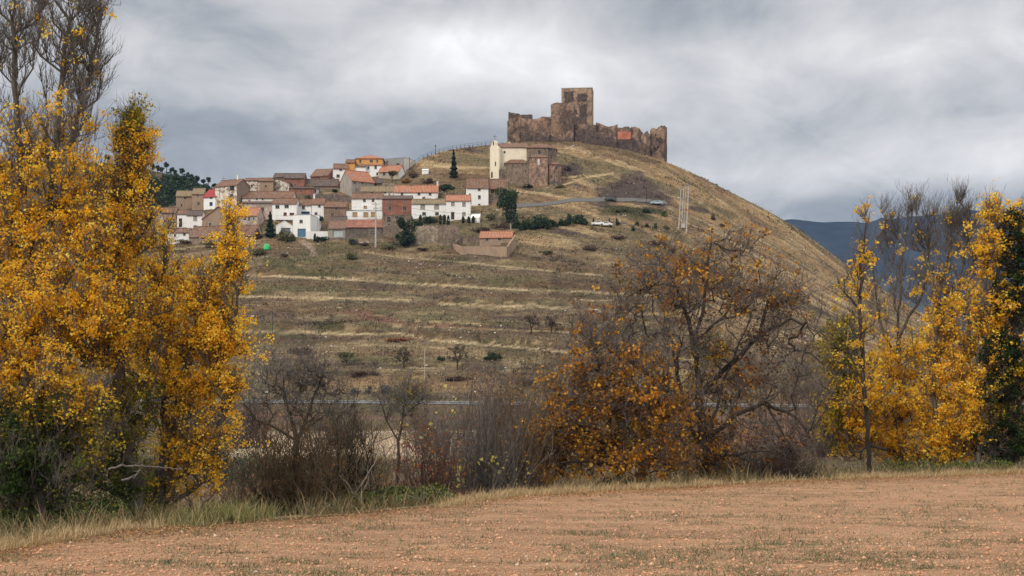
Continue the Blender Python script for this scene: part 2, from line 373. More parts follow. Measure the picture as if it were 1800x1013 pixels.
n1 = t.noise(o, 9, 7, .75); n2 = t.noise(t.map((.35, 1, 1), (0, 0, R(8))), 2.0, 6, .7); n3 = t.noise(o, 38, 4, .7)
c = t.mix(1.0, c, t.ramp(n1, [(.3, .6), (.5, 1.0), (.7, 1.2)]), 'MULTIPLY'); c = t.mix(1.0, c, t.ramp(n2, [(.32, .75), (.65, 1.12)]), 'MULTIPLY'); c = t.mix(1.0, c, t.ramp(n3, [(.3, .7), (.6, 1.1)]), 'MULTIPLY')
c = t.mix(t.ramp(t.voro(o, 16), [(.05, .8), (.09, 0.0)]), c, (.58, .46, .36))
c = t.mix(t.ramp(n1, [(.66, 0.0), (.72, .6)]), c, (.14, .09, .05))
t.bump(t.math('ADD', n1, t.math('MULTIPLY', n3, .4)), .09, 1.0); M_SOIL = t.fin(c, .97, spec=.1)
me = mesh_np('ground', V, Q, [M_HILL, M_SOIL], base.reshape(-1, 3), True, fc.astype(int))
tag(link('ground', me), kind='structure')

# left pine hill and far mountain as their own heightfields
def ridge(name, pxs, Ds, crestx, cresty, Dc, zb, mat, seed, amp, colf, wid=120):
    P, D = np.meshgrid(pxs, Ds); X = (P-CX)/F*D
    yc = np.interp(P, crestx, cresty)+amp*.8*(fbm(P/60, P*0, 4, seed)-.5)
    zc = CZ+(HY-yc)/F*Dc
    k = np.where(D < Dc, np.clip((D-Ds[0])/(Dc-Ds[0]), 0, 1)**.9, 1-sst(0, 1, (D-Dc)/(Ds[-1]-Dc)))
    z = zb+(zc-zb)*k+amp*(fbm(X/wid, D/wid, 5, seed+1)-.5)*np.sin(np.pi*np.clip(k, 0, 1))*2
    n, m = P.shape; id_ = np.arange(n*m).reshape(n, m)
    Qd = np.stack([id_[:-1, :-1], id_[:-1, 1:], id_[1:, 1:], id_[1:, :-1]], -1).reshape(-1, 4)
    return tag(link(name, mesh_np(name, np.stack([X, D, z], -1).reshape(-1, 3), Qd, mat, colf(X, D, z).reshape(-1, 3), True)), kind='structure'), (P, D, z)
def c_pine(X, D, z):
    b = np.broadcast_to(np.array((.125, .095, .05)), X.shape+(3,)); b = b*(1-sst(.42, .6, fbm(X/30, D/30, 4, 81))[..., None])+np.array((.05, .055, .022))*sst(.42, .6, fbm(X/30, D/30, 4, 81))[..., None]; return b
LH_X = [-1000, -300, 0, 60, 150, 210, 270, 330, 370, 410, 450, 520, 640]; LH_Y = [350, 300, 285, 284, 284, 289, 300, 314, 329, 343, 356, 372, 400]
lh, LH = ridge('hills', np.arange(-1000, 700, 6.0), np.arange(560, 960, 4.0), LH_X, LH_Y, 740.0, 30.0, M_HILL, 83, 5.0, c_pine, 60)
t = NT('far_mountain_slope'); c = t.attr(); nn = t.noise(t.map(), .012, 7, .7); c = t.mix(1.0, c, t.ramp(nn, [(.3, .5), (.7, 1.5)]), 'MULTIPLY'); M_MTN = t.fin(c, 1.0, spec=0)
def c_mtn(X, D, z):
    f = sst(.5, .62, fbm(X/500, D/350, 4, 91))[..., None]; return np.array((.022, .030, .034))*(1-f)+np.array((.05, .052, .048))*f
ridge('mountain', np.arange(1150, 3000, 10.0), np.arange(3200, 6400, 60.0), [1150, 1260, 1340, 1380, 1420, 1500, 1600, 1700, 1900, 2200, 3000], [470, 420, 392, 382, 384, 393, 380, 368, 372, 390, 420], 4600.0, -6.0, M_MTN, 93, 26.0, c_mtn, 700)

# ---------------------------------------------------------------- roads (draped strips)
def strip(name, line, width, mat, lift=.05, lo=24, step=2.0):
    pts = [G(x, y, lo) for x, y in line]; P = []
    for a, b in zip(pts[:-1], pts[1:]):
        n = max(1, int((b-a).length/step)); P += [a.lerp(b, i/n) for i in range(n)]
    P.append(pts[-1]); V = []
    P = [Vector((p.x, p.y, 0)) for p in P]
    for it in range(8): P = [P[0]]+[(P[i-1]+P[i]*2+P[i+1])/4 for i in range(1, len(P)-1)]+[P[-1]]
    K = 5
    for i, p in enumerate(P):
        d = (P[min(i+1, len(P)-1)]-P[max(i-1, 0)]).normalized(); nrm = Vector((-d.y, d.x, 0))
        for k in range(K):
            q = p+nrm*width*(k/(K-1)-.5); V.append((q.x, q.y, gz(q.x, q.y)+lift+.12))
    Qs = [(i*K+k, (i+1)*K+k, (i+1)*K+k+1, i*K+k+1) for i in range(len(P)-1) for k in range(K-1)]
    return tag(link(name, mesh_np(name, V, np.array(Qs), mat, None, True)), kind='structure'), P
t = NT('worn_asphalt'); o = t.map(); c = t.mix(t.noise(o, .35, 5, .6), (.095, .09, .082), (.13, .12, .108)); M_ASPH = t.fin(t.mix(1.0, c, t.ramp(t.noise(o, 5, 4), [(.3, .85), (.7, 1.1)]), 'MULTIPLY'), .9)
M_ASPHP = plain('pale_asphalt', (.20, .20, .205), .85)
strip('road', [(898,364), (960,360), (1040,353), (1100,352), (1172,357)], 3.2, M_ASPH, lo=322)
# ================================================================= WORLD, SUN, CAMERA
w = bpy.data.worlds.new('World'); scene.world = w; w.use_nodes = True; nt = w.node_tree; nn = nt.nodes
class WT(NT):
    def __init__(s): s.t = nt; s.n = nn; s.tc = nn.new('ShaderNodeTexCoord')
s = WT(); bg = nn['Background']
SUN_EL, SUN_AZ = R(38), R(222)   # azimuth clockwise from +Y (north)
sky = nn.new('ShaderNodeTexSky'); sky.sky_type = 'NISHITA'; sky.sun_disc = False; sky.sun_elevation = SUN_EL; sky.sun_rotation = SUN_AZ; sky.air_density = 1.5; sky.dust_density = 2.0
sep = nn.new('ShaderNodeSeparateXYZ'); s.link(s.tc.outputs['Generated'], sep.inputs[0]); dz = s.math('MAXIMUM', sep.outputs[2], 0.0)
den = s.math('ADD', dz, .42)
comb = nn.new('ShaderNodeCombineXYZ'); s.link(s.math('DIVIDE', sep.outputs[0], den), comb.inputs[0]); s.link(s.math('DIVIDE', sep.outputs[1], den), comb.inputs[1])
cv = comb.outputs[0]
n1 = s.noise(cv, 3.1, 8, .56, .5); n2 = s.noise(cv, 9.0, 9, .6, .5)
nn1 = s.math('ADD', s.math('MULTIPLY', n1, .64), s.math('MULTIPLY', n2, .36))
def blob(az, el, raz, rel):   # soft cloud region around a direction, in degrees
    a = s.math('ARCTAN2', sep.outputs[0], sep.outputs[1]); e = s.math('ARCSINE', sep.outputs[2])
    da = s.math('DIVIDE', s.math('SUBTRACT', a, R(az)), R(raz)); de = s.math('DIVIDE', s.math('SUBTRACT', e, R(el)), R(rel))
    r2 = s.math('ADD', s.math('MULTIPLY', da, da), s.math('MULTIPLY', de, de))
    return s.math('EXPONENT', s.math('MULTIPLY', r2, -1.0))
val = nn1
for az, el, ra, re_, k in [(-1.5, 14.2, 3.6, 1.1, .20), (-13, 10.8, 9, 3.0, -.10), (-9, 9.3, 14, 2.2, -.13), (-9, 12.5, 12, 1.2, .10), (13, 9.0, 10, 2.5, .05), (8, 15.5, 12, 1.8, -.10), (-15, 16, 8, 1.5, -.07), (16, 8.2, 9, 1.3, .05), (15, 7.3, 7.5, .95, -.30), (4, 12.8, 9, 1.2, .05), (11, 10.5, 2.5, 1.0, -.05), (-11, 7.2, 7, 1.2, .04), (16, 13.2, 8, 1.0, .08)]:
    val = s.math('MULTIPLY_ADD', blob(az, el, ra, re_), k, val)
cl = s.ramp(val, [(.20, (.17, .185, .205)), (.34, (.27, .285, .30)), (.45, (.42, .418, .42)), (.56, (.55, .54, .535)), (.68, (.70, .69, .68)), (.82, (.93, .92, .89))])
zen = s.ramp(dz, [(.0, 1.0), (.28, 1.0), (.42, 1.9), (1.0, 2.8)])
zmul = nn.new('ShaderNodeMix'); zmul.data_type = 'RGBA'; zmul.blend_type = 'MULTIPLY'; zmul.inputs[0].default_value = 1.0
s.link(cl, zmul.inputs[6]); s.link(zen, zmul.inputs[7])
sk = nn.new('ShaderNodeMix'); sk.data_type = 'RGBA'; sk.blend_type = 'MULTIPLY'; sk.inputs[0].default_value = 1.0; s.link(sky.outputs[0], sk.inputs[6]); sk.inputs[7].default_value = (.10, .10, .10, 1)
fin = s.mix(.94, sk.outputs[2], zmul.outputs[2])
s.link(fin, bg.inputs[0]); bg.inputs[1].default_value = 1.0
sun = bpy.data.lights.new('sun', 'SUN'); sun.energy = 1.5; sun.angle = R(12); sun.color = (1.0, .93, .82)
so = bpy.data.objects.new('sun', sun); COL.objects.link(so)
sd = Vector((math.sin(SUN_AZ)*math.cos(SUN_EL), math.cos(SUN_AZ)*math.cos(SUN_EL), math.sin(SUN_EL)))
so.rotation_euler = sd.to_track_quat('Z', 'Y').to_euler(); so.location = (0, -20, 60)
cam = bpy.data.cameras.new('camera'); cam.lens = 50.0; cam.sensor_width = 36.0; cam.shift_y = (HY-506.5)/1800.0; cam.clip_end = 20000; cam.clip_start = .5
co = bpy.data.objects.new('camera', cam); COL.objects.link(co); co.location = (0, 0, CZ); co.rotation_euler = (R(90), 0, 0); scene.camera = co
scene.view_settings.view_transform = 'Standard'; scene.view_settings.look = 'None'; scene.view_settings.exposure = 0.46; scene.view_settings.gamma = 1
scene.cycles.max_bounces = 6; scene.cycles.transparent_max_bounces = 8
# ================================================================= MATERIALS FOR BUILDINGS
WHITE = plaster('whitewash', (.80, .79, .76), (.52, .47, .40), .35)
WHITE2 = plaster('old_whitewash', (.74, .70, .64), (.38, .31, .24), .6, 1)
PEEL = plaster('peeling_whitewash', (.66, .61, .53), (.30, .25, .19), .75, 2, (.30, .21, .14))
PINK = plaster('pinkish_render', (.50, .41, .35), (.26, .20, .15), .7, 1, (.36, .29, .23))
BEIGE = plaster('beige_render', (.42, .36, .28), (.22, .18, .13), .7, 1)
BRNP = plaster('brown_adobe', (.34, .24, .165), (.17, .12, .085), .7, 2)
BRNP2 = plaster('dark_adobe', (.27, .195, .145), (.13, .10, .08), .7, 0)
GREYP = plaster('grey_cement', (.27, .265, .26), (.15, .145, .14), .6, 1)
GRYB = plaster('grey_brown_render', (.34, .30, .255), (.17, .14, .115), .7, 2)
CREAM = plaster('cream_render', (.76, .68, .52), (.55, .45, .30), .45, 1)
OCHRE = plaster('ochre_paint', (.62, .31, .10), (.40, .20, .08), .5, 1)
STN = stone('rubble_stone', (.30, .215, .15), (.20, .15, .115), (.26, .21, .16), 1.7)
STNP = stone('tan_stone', (.42, .34, .25), (.30, .235, .17), (.24, .19, .14), 1.3)
STNG = stone('grey_stone', (.22, .175, .145), (.145, .115, .10), (.20, .165, .14), 1.9)
CHST = stone('chapel_stone', (.42, .245, .155), (.27, .155, .11), (.36, .29, .23), 1.5, (.20, .15, .125), .3, .56)
BRICK = brickm('red_brick', (.33, .115, .065), (.23, .085, .055), (.26, .17, .13))
BRICKY = brickm('buff_brick', (.36, .22, .12), (.27, .155, .085), (.30, .23, .17))
BRICKB = brickm('brown_brick', (.29, .18, .12), (.21, .13, .085), (.25, .19, .15))
TILE = tiles('clay_tiles', (.26, .125, .075), (.15, .085, .06), (.22, .18, .13))
TILEO = tiles('orange_tiles', (.50, .20, .105), (.36, .15, .09), (.33, .23, .17))
TILEG = tiles('lichen_tiles', (.30, .215, .13), (.19, .135, .085), (.24, .21, .11))
TILED = tiles('dark_tiles', (.155, .10, .08), (.095, .07, .06), (.15, .13, .11))
TILER = plain('red_painted_roof', (.29, .045, .042), .8, 0, .2)
PANE = NT('window_glass').fin((.022, .024, .028), .18, spec=.5)
SHUT = plain('tan_shutter', (.42, .27, .13)); SHUTO = plain('orange_shutter', (.50, .20, .06)); SHUTG = plain('green_shutter', (.03, .10, .06)); BLUE = plain('blue_paint', (.06, .22, .42)); BLUED = plain('blue_door_paint', (.075, .17, .26)); GREYD = plain('grey_door', (.16, .17, .18)); PALED = plain('pale_glazed_door', (.42, .45, .44), .4); DARKW = plain('dark_wood', (.05, .035, .025)); FRAME = plain('window_surround', (.36, .31, .26)); FRAMEW = plain('pale_surround', (.60, .57, .52)); BLIND = plain('lowered_blind', (.36, .31, .25))
METAL = plain('galvanised_metal', (.22, .22, .22), .6, .2); CONC = plain('concrete_pole', (.42, .39, .35)); DARKM = plain('dark_iron', (.05, .05, .052), .6, .5)
ASH = plain('cut_block', (.36, .33, .29))

# ================================================================= HOUSES
class Zone:
    def __init__(s, x, y, k): s.x, s.y, s.k = x, y, k
    def __call__(s, zx, zy): return (s.x+zx/s.k, s.y+zy/s.k)
Z1 = Zone(280, 260, 5.064); Z2 = Zone(460, 240, 5.064); Z3 = Zone(640, 240, 4.604); Z4 = Zone(840, 130, 4.606); Z5 = Zone(840, 230, 5.331); Z6 = Zone(1000, 260, 5.33); Z7 = Zone(180, 250, 4.825); ZI = Zone(0, 0, 1)
class House:
    """front wall between photo columns x0 and x1, real walls, roof slab, window openings with reveals.
    rot > 0: right end farther away (left flank seen); rot < 0: left end farther (right flank seen)."""
    def __init__(s, label, Z, x0, x1, eave, base, wall, roof=None, ridge=None, kind='side', rot=0.0, depth=6.0, side=None, cat='house', D=None, name='house', over=.35, back=None, thick=.2, sink=3.0, group='houses of the hill village', trim=None):
        a = Z(x0, base); b = Z(x1, base); s.Z = Z; s.rot = rot
        D = D if D else hitD((a[0]+b[0])/2, a[1], 322)
        s.c, s.s = math.cos(rot), math.sin(rot); s.dep = depth
        k0 = (a[0]-CX)/F; k1 = (b[0]-CX)/F
        if rot >= 0: s.X0, s.Y0 = k0*D, D; s.w = (k1*s.Y0-s.X0)/(s.c-k1*s.s)
        else:      # right corner is the near one
            XR, YR = k1*D, D; s.w = (XR-k0*YR)/(s.c-k0*s.s); s.X0, s.Y0 = XR-s.w*s.c, YR-s.w*s.s
        s.z0 = CZ+(HY-a[1])/F*D
        s.th = empty(name, (s.X0, s.Y0, s.z0), rot, label, cat, group)
        s.ze = s.zat(x0 if rot >= 0 else x1, eave); s.wall = wall; s.sidem = side or wall; s.roofm = roof; s.kind = kind; s.over = over; s.thick = thick; s.sink = sink
        s.ridge = ridge; s.eave = eave; s.holes = []; s.x0, s.x1 = x0, x1; s.side_holes = []; s.trim = trim
    def sx(s, x):
        k = (s.Z(x, 0)[0]-CX)/F; return (k*s.Y0-s.X0)/(s.c-k*s.s)
    def zat(s, x, y, back=0.0):
        px, py = s.Z(x, y); k = (px-CX)/F; t = (k*s.Y0-s.X0)/(s.c-k*s.s); Yd = s.Y0+t*s.s+back*s.c
        return CZ+(HY-py)/F*Yd-s.z0
    def win(s, x0, y0, x1, y1, pane=None, frame=None, what='window', label=None):
        a, b = s.sx(x0), s.sx(x1); m = (x0+x1)/2; s.holes.append((a, b, s.zat(m, y1), s.zat(m, y0), pane or PANE, frame or FRAME, what, label)); return s
    def wins(s, *l, **k):
        for q in l: s.win(*q, **k)
        return s
    def wallgrid(s, mb, w, top, holes, fn, z_bot):
        "rectangle 0..w x z_bot..top with real openings"
        xs = sorted({0.0, w, *[h[0] for h in holes], *[h[1] for h in holes]}); zs = sorted({z_bot, top, *[h[2] for h in holes], *[h[3] for h in holes]})
        for i in range(len(xs)-1):
            for j in range(len(zs)-1):
                cx, cz = (xs[i]+xs[i+1])/2, (zs[j]+zs[j+1])/2
                if any(h[0] < cx < h[1] and h[2] < cz < h[3] for h in holes): continue
                mb.poly([fn(xs[i], zs[j]), fn(xs[i+1], zs[j]), fn(xs[i+1], zs[j+1]), fn(xs[i], zs[j+1])])
    def done(s, chimneys=(), parapet=0.0, extra=None):
        w, d, ze, bot = s.w, s.dep, s.ze, -s.sink
        fr = MB(); sd = MB(); rf = MB(); o = s.over; T = s.thick
        hs = [(max(.05, h[0]), min(w-.05, h[1]), max(h[2], .02), min(h[3], ze-.03), *h[4:]) for h in s.holes]; hs = [h for h in hs if h[1]-h[0] > .1 and h[3]-h[2] > .1]
        s.wallgrid(fr, w, ze, hs, lambda x, z: (x, 0, z), bot)
        mid = (s.x0+s.x1)/2; zr = None
        if s.kind in ('side', 'hip'):
            zr = s.zat(mid, s.ridge, d/2); zr = max(zr, ze+.12*d)
        if s.kind == 'shed': zr = max(s.zat(mid, s.ridge, d), ze+.1*d)
        if s.kind == 'gable': zr = max(s.zat(mid, s.ridge), ze+.3)
        L = lambda x, pts: sd.poly([(x, a, b) for a, b in pts])
        if s.kind == 'side': pr = [(0, bot), (0, ze), (d/2, zr), (d, ze), (d, bot)]
        elif s.kind == 'shed': pr = [(0, bot), (0, ze), (d, zr), (d, bot)]
        else: pr = [(0, bot), (0, ze), (d, ze), (d, bot)]
        L(0, pr[::-1]); L(w, pr); zb = zr if s.kind == 'shed' else ze
        sd.poly([(0, d, bot), (w, d, bot), (w, d, zb), (0, d, zb)])
        if s.kind == 'gable':
            fr.poly([(0, 0, ze), (w, 0, ze), (w/2, 0, zr)]); sd.poly([(0, d, ze), (w/2, d, zr), (w, d, ze)])
            k = (zr-ze)/(w/2); rf.slab([(-o, -o, ze-o*k+T), (w/2, -o, zr+T), (w/2, d+o, zr+T), (-o, d+o, ze-o*k+T)], T); rf.slab([(w/2, -o, zr+T+.003), (w+o, -o, ze-o*k+T), (w+o, d+o, ze-o*k+T), (w/2, d+o, zr+T+.003)], T)
        elif s.kind == 'side':
            k = (zr-ze)/(d/2); rf.slab([(-o*.5, -o, ze-o*k+T), (w+o*.5, -o, ze-o*k+T), (w+o*.5, d/2, zr+T), (-o*.5, d/2, zr+T)], T); rf.slab([(-o*.5, d/2, zr+T+.003), (w+o*.5, d/2, zr+T+.003), (w+o*.5, d+o, ze-o*k+T), (-o*.5, d+o, ze-o*k+T)], T)
            rf.bar((-o*.5, d/2, zr+T+.03), (w+o*.5, d/2, zr+T+.03), .13)
        elif s.kind == 'shed':
            k = (zr-ze)/d; rf.slab([(-o*.5, -o, ze-o*k+T), (w+o*.5, -o, ze-o*k+T), (w+o*.5, d+o, zr+o*k+T), (-o*.5, d+o, zr+o*k+T)], T)
        elif s.kind == 'hip':
            h = min(w, d)/2*.95; zr = min(zr, ze+h*.42); k = (zr-ze)/h; e = ze-o*k
            A = [(-o, -o, e+T), (w+o, -o, e+T), (w+o, d+o, e+T), (-o, d+o, e+T)]; r1 = (h, d/2, zr+T); r2 = (w-h, d/2, zr+T)
            rf.poly([A[0], A[1], r2, r1]).poly([A[1], A[2], r2]).poly([A[2], A[3], r1, r2]).poly([A[3], A[0], r1])
            rf.box(-o, w+o, -o, d+o, e+T-.2, e+T-.004)
        else: # flat with parapet
            rf.box(.15, w-.15, .15, d-.15, ze-.25, ze-.1); 
            for q in ((-.06, w+.06, -.06, .2), (-.06, w+.06, d-.2, d+.06), (-.06, .2, .204, d-.204), (w-.2, w+.06, .204, d-.204)): rf.box(*q, ze-.02, ze+.1)
        fr.build('front_wall', s.wall, s.th); sd.build('wall', s.sidem, s.th)
        R_ = rf.build('roof', s.roofm or s.wall, s.th)
        for (a, b, z0, z1, pane, frame, what, label) in hs:
            m = MB(); g = .22; t = .07
            for q in ((a, a+t, z0, z1), (b-t, b, z0, z1), (a+t, b-t, z1-t, z1), (a+t, b-t, z0, z0+t)): m.box(q[0], q[1], -.02, g, q[2], q[3])
            if what == 'window':
                m.box(a-.1, b+.1, -.09, -.023, z0-.09, z0-.003)
                if b-a > .7: m.box((a+b)/2-.03, (a+b)/2+.03, g-.11, g-.06, z0+t, z1-t)
            f = m.build(what, frame, s.th); f.visible_shadow = True
            if label: f['label'] = label
            p = MB(); p.box(a+t, b-t, g-.05, g, z0+t, z1-t); p.build('pane' if what == 'window' else 'panel', pane, f)
        if not chimneys and s.kind == 'side' and w > 5.5 and random.random() < .55: chimneys = [(s.x0+(s.x1-s.x0)*random.choice((.2, .35, .7, .85)), .5, random.uniform(.5, .9))]
        for (x, y, h) in chimneys:
            m = MB(); x_ = s.sx(x); yb = d*y; zz = (zr if zr else ze); m.box(x_-.28, x_+.28, yb-.25, yb+.25, ze, zz+h); m.box(x_-.36, x_+.36, yb-.33, yb+.33, zz+h, zz+h+.12); m.box(x_-.2, x_+.2, yb-.18, yb+.18, zz+h+.123, zz+h+.3)
            m.build('chimney', BRICKB if h < 1.2 else WHITE2, R_)
        if extra: extra(s)
        return s
    def rail(s, x0, x1, ytop, ybot, out=1.0, mat=None, slab=None):
        a, b = s.sx(x0), s.sx(x1); m = (x0+x1)/2; z1, z0 = s.zat(m, ytop), s.zat(m, ybot); q = MB()
        for z in (z1, z0+.12): q.bar((a, -out, z), (b, -out, z), .03, n=4); q.bar((a, 0, z), (a, -out, z), .03, n=4); q.bar((b, 0, z), (b, -out, z), .03, n=4)
        n = max(2, int((b-a)/.35))
        for i in range(n+1): q.bar((a+(b-a)*i/n, -out, z0), (a+(b-a)*i/n, -out, z1), .022, n=4)
        bal = MB().box(a-.1, b+.1, -out-.08, -.003, z0-.18, z0).build('balcony', slab or s.wall, s.th); q.build('railing', mat or METAL, bal)

H = House
# ---- lower left of the village
H('brown adobe house with a lichen yellow roof, far left of the red roofed one', Z1, 150, 290, 430, 560, BRNP, TILEG, 388, 'side', .12, 7).win(218,430,245,458).win(190,500,206,525).done([(240, .6, .6)])
H('brown house with small dark windows between adobe house and red roofed white house', Z1, 291, 394, 410, 562, BRNP, TILEG, 366, 'side', 0, 6).wins((333,418,352,436),(338,482,360,515)).done()
H('small white house with bright red roof and two blue windows', Z1, 395, 520, 430, 562, WHITE, TILER, 372, 'side', -.45, 6.5).wins((450,428,474,452),(447,483,475,515), frame=BLUE).done()
H('tall weathered pale house with a dark upper loft opening', Z1, 497, 690, 333, 560, PEEL, TILE, 290, 'side', -.42, 8, side=BRNP2).win(630,340,668,375,frame=DARKW).wins((630,410,660,450),(580,500,598,522)).done([(640, .5, 1.5)])
H('long wall with peeling whitewash under a low brown roof', Z1, 757, 893, 291, 425, PEEL, TILE, 276, 'side', 0, 6).win(815,330,832,350).done()
H('narrow ruined pale house under the skyline with tall antenna', Z1, 893, 1012, 296, 425, BRNP, TILE, 274, 'side', 0, 6).win(940,330,957,350).done()
H('pale stained gable end house with two small windows', Z1, 912, 1155, 312, 398, PEEL, TILE, 268, 'gable', 0, 8).wins((1022,312,1042,333),(1018,368,1042,395)).done()
H('long low white house with wide old brown roof', Z1, 738, 1188, 446, 505, WHITE2, TILE, 392, 'side', 0, 9).wins((860,447,876,464),(912,446,928,466),(1057,438,1072,458)).done([(1160, .6, .9)])
H('tall pinkish stained wall below the long low house', Z1, 738, 1003, 494, 645, PINK, TILED, 486, 'side', 0, 4).win(905,530,933,568).win(905,600,935,632,frame=FRAMEW).win(790,560,808,585).done()
H('white house with orange shutters and a front balcony', Z1, 1005, 1222, 498, 650, WHITE, TILE, 456, 'side', 0, 7).wins((1033,510,1070,541),(1115,507,1153,537)).win(1105,575,1135,605,frame=SHUTO).win(1160,578,1200,602,frame=SHUTO).done(extra=lambda s: s.rail(1045,1190,608,640))
H('white house with a blue awning behind the flat roofed cube', Z2, 313, 441, 612, 730, WHITE, TILE, 565, 'side', 0, 7).win(358,618,385,648).win(352,668,428,690,frame=BLUE,pane=PANE).done([(440, .5, .9)])
H('white house with one green shuttered window', Z2, 446, 553, 604, 745, WHITE, TILE, 556, 'side', 0, 7).win(503,606,525,632,pane=SHUTG).win(470,675,497,710).done([(455, .5, 1.4)])
H('white flat roofed cube house with blue garage door', Z2, 278, 433, 697, 905, WHITE, GREYP, None, 'flat', -.2, 7).win(336,742,366,772).win(318,820,394,897,pane=BLUED,frame=FRAMEW,what='garage_door').done()
H('plain white wing beside the flat roofed cube house', Z2, 446, 512, 702, 845, WHITE, GREYP, None, 'flat', 0, 5).win(478,760,492,780).done()
H('low white garage with sloping roof and grey door', Z2, 128, 276, 800, 872, WHITE, WHITE, 755, 'gable', 0, 6, over=.1).win(172,813,257,868,pane=GREYD,frame=FRAMEW,what='garage_door').done()
H('white house behind the yellow poplar with a dark door', Z1, 160, 242, 590, 712, WHITE, TILE, 560, 'side', 0, 6).win(173,628,204,708,pane=DARKW,what='door').done()
H('small white house with grey roof and two tan windows', Z1, 242, 380, 600, 715, WHITE, TILED, 563, 'side', 0, 6).win(303,607,337,650,pane=BLIND).win(303,690,337,710,pane=BLIND).done()
H('brown gable fronted house with one white framed window', Z1, 384, 672, 633, 722, BRNP, TILEO, 522, 'gable', 0, 9).win(440,665,467,697,frame=FRAMEW).done()
H('pinkish house with orange red roof and three windows', Z1, 672, 872, 600, 712, PINK, TILEO, 540, 'side', -.22, 6).wins((748,615,775,650),(788,612,812,655),(830,615,850,645),frame=FRAMEW).done()
H('long low barn with mossy brown roof at the village foot', Z1, 268, 850, 778, 855, BRNP2, TILE, 700, 'side', -.20, 8, side=BEIGE).wins((380,800,396,820),(560,800,580,822)).done()
H('low white shed with pinkish roof left of the barn', Z1, 62, 264, 755, 850, WHITE, TILE, 722, 'side', 0, 6).wins((130,765,150,792),(213,752,235,782)).done()
H('long white house half hidden behind the yellow poplar', Z7, 130, 320, 685, 850, WHITE, TILE, 640, 'side', .1, 8).wins((180,730,205,760),(250,730,275,760)).done()
H('white house with brown roof behind golden leaves', Z7, 340, 480, 665, 840, WHITE2, TILE, 600, 'side', 0, 8).wins((380,700,405,730),(430,700,455,730)).done()
H('wide brown roofed house behind the poplar crown', Z7, 190, 620, 600, 680, BRNP, TILE, 560, 'side', 0, 7).win(300,610,320,640).done()
# ---- middle
H('brown brick house with red brown roof between two white houses', Z2, 554, 753, 628, 760, BRICKB, TILE, 584, 'side', 0, 7).wins((617,680,643,708),(650,632,675,655)).done([(620, .6, .7)])
H('narrow white house with a long balcony above brick skirt roof', Z2, 800, 1073, 552, 664, WHITE, TILE, 510, 'side', 0, 7).wins((902,557,927,583),(980,557,1003,583)).win(907,617,937,643,pane=SHUT).done(extra=lambda s: s.rail(770,1070,634,660,out=1.6))
H('white ground floor with three tan shutters and rail', Z2, 755, 1072, 664, 742, WHITE, GREYP, None, 'flat', 0, 5).wins((808,675,852,716),(905,675,950,718),(972,673,1015,716),pane=SHUT,frame=SHUT).done(extra=lambda s: s.rail(757,1070,712,740,out=.8))
H('red brick terrace base with grey stone cellar wall below the balcony house', Z2, 750, 1073, 806, 898, STNG, BRICK, 748, 'shed', 0, 3.5, side=STNG, thick=.12).win(990,860,1010,880).done()
H('low shed with pale double door and rusty roof', Z2, 592, 746, 820, 905, GRYB, TILE, 762, 'shed', 0, 5).win(636,836,724,897,pane=PALED,frame=METAL,what='door').done()
H('small dark roofed outbuilding behind the low shed', Z2, 615, 752, 765, 830, BRNP2, TILED, 716, 'side', 0, 4).done()
H('tall two tone brick house with stone ground floor', Z2, 1075, 1335, 556, 700, BRICK, TILED, 534, 'side', 0, 8).wins((1127,620,1155,662),(1257,620,1288,662)).wins((1127,568,1152,584),(1262,568,1284,584)).done()
H('stone ground floor under the two tone brick house', Z2, 1077, 1333, 703, 890, STN, STN, None, 'flat', 0, 6, D=None).wins((1115,713,1150,768),(1185,707,1220,737)).win(1120,775,1145,795).done()
H('narrow white house at right of the tall brick one', Z2, 1337, 1418, 598, 700, WHITE2, TILE, 566, 'side', 0, 7).win(1372,640,1390,668).done()
H('grey brown gabled house with red patched roof above the white row', Z2, 800, 1000, 390, 535, GRYB, TILEO, 314, 'side', .62, 8.5).wins((820,400,838,424),(888,400,908,424),(835,465,852,482)).done()
H('tiny dilapidated stone hut with sagging roof', Z2, 968, 1070, 414, 462, STN, TILED, 384, 'side', 0, 4).win(1000,416,1022,446,pane=DARKW).done()
H('broken stone wall house beside the tiny hut', Z2, 1070, 1195, 412, 470, STNP, STNP, None, 'flat', 0, 3.5).win(1100,425,1120,450,pane=DARKW).done()
H('whitish row house with mossy brown roof', Z2, 880, 1170, 490, 545, WHITE2, TILEG, 448, 'side', 0, 6).wins((972,492,997,508),(1090,494,1108,510)).done()
H('long white house with striped orange roof and chimney', Z3, 240, 596, 450, 525, WHITE, TILEO, 400, 'side', 0, 7).wins((297,452,317,476),(433,452,455,476),(524,456,545,478),(330,490,348,508),(470,490,488,508)).done([(373, .45, .9), (590, .5, 1.3)])
H('white house at the top of the village with mono pitched tile roof', Z2, 640, 765, 285, 420, WHITE, TILE, 250, 'side', .1, 6).wins((692,282,716,306),(665,338,695,365)).done()
H('white stepped house below the orange villa', Z2, 766, 925, 268, 345, WHITE, TILE, 240, 'side', 0, 6).win(800,285,815,300).done()
H('white house with three windows left of the grey block', Z2, 925, 1066, 254, 360, WHITE, TILEO, 230, 'side', 0, 5).wins((940,265,960,290),(1003,258,1025,290),(1020,320,1038,346)).done([(1052, .4, .6)])
H('orange painted villa with red hip roof at the village top', Z2, 840, 1075, 196, 262, OCHRE, TILEO, 160, 'hip', 0, 9).wins((868,207,888,236),(962,208,990,232)).win(1020,208,1036,230).done()
H('low orange annex with brown roof beside the villa', Z2, 748, 828, 234, 262, OCHRE, TILE, 213, 'side', 0, 5).win(770,238,785,250).done()
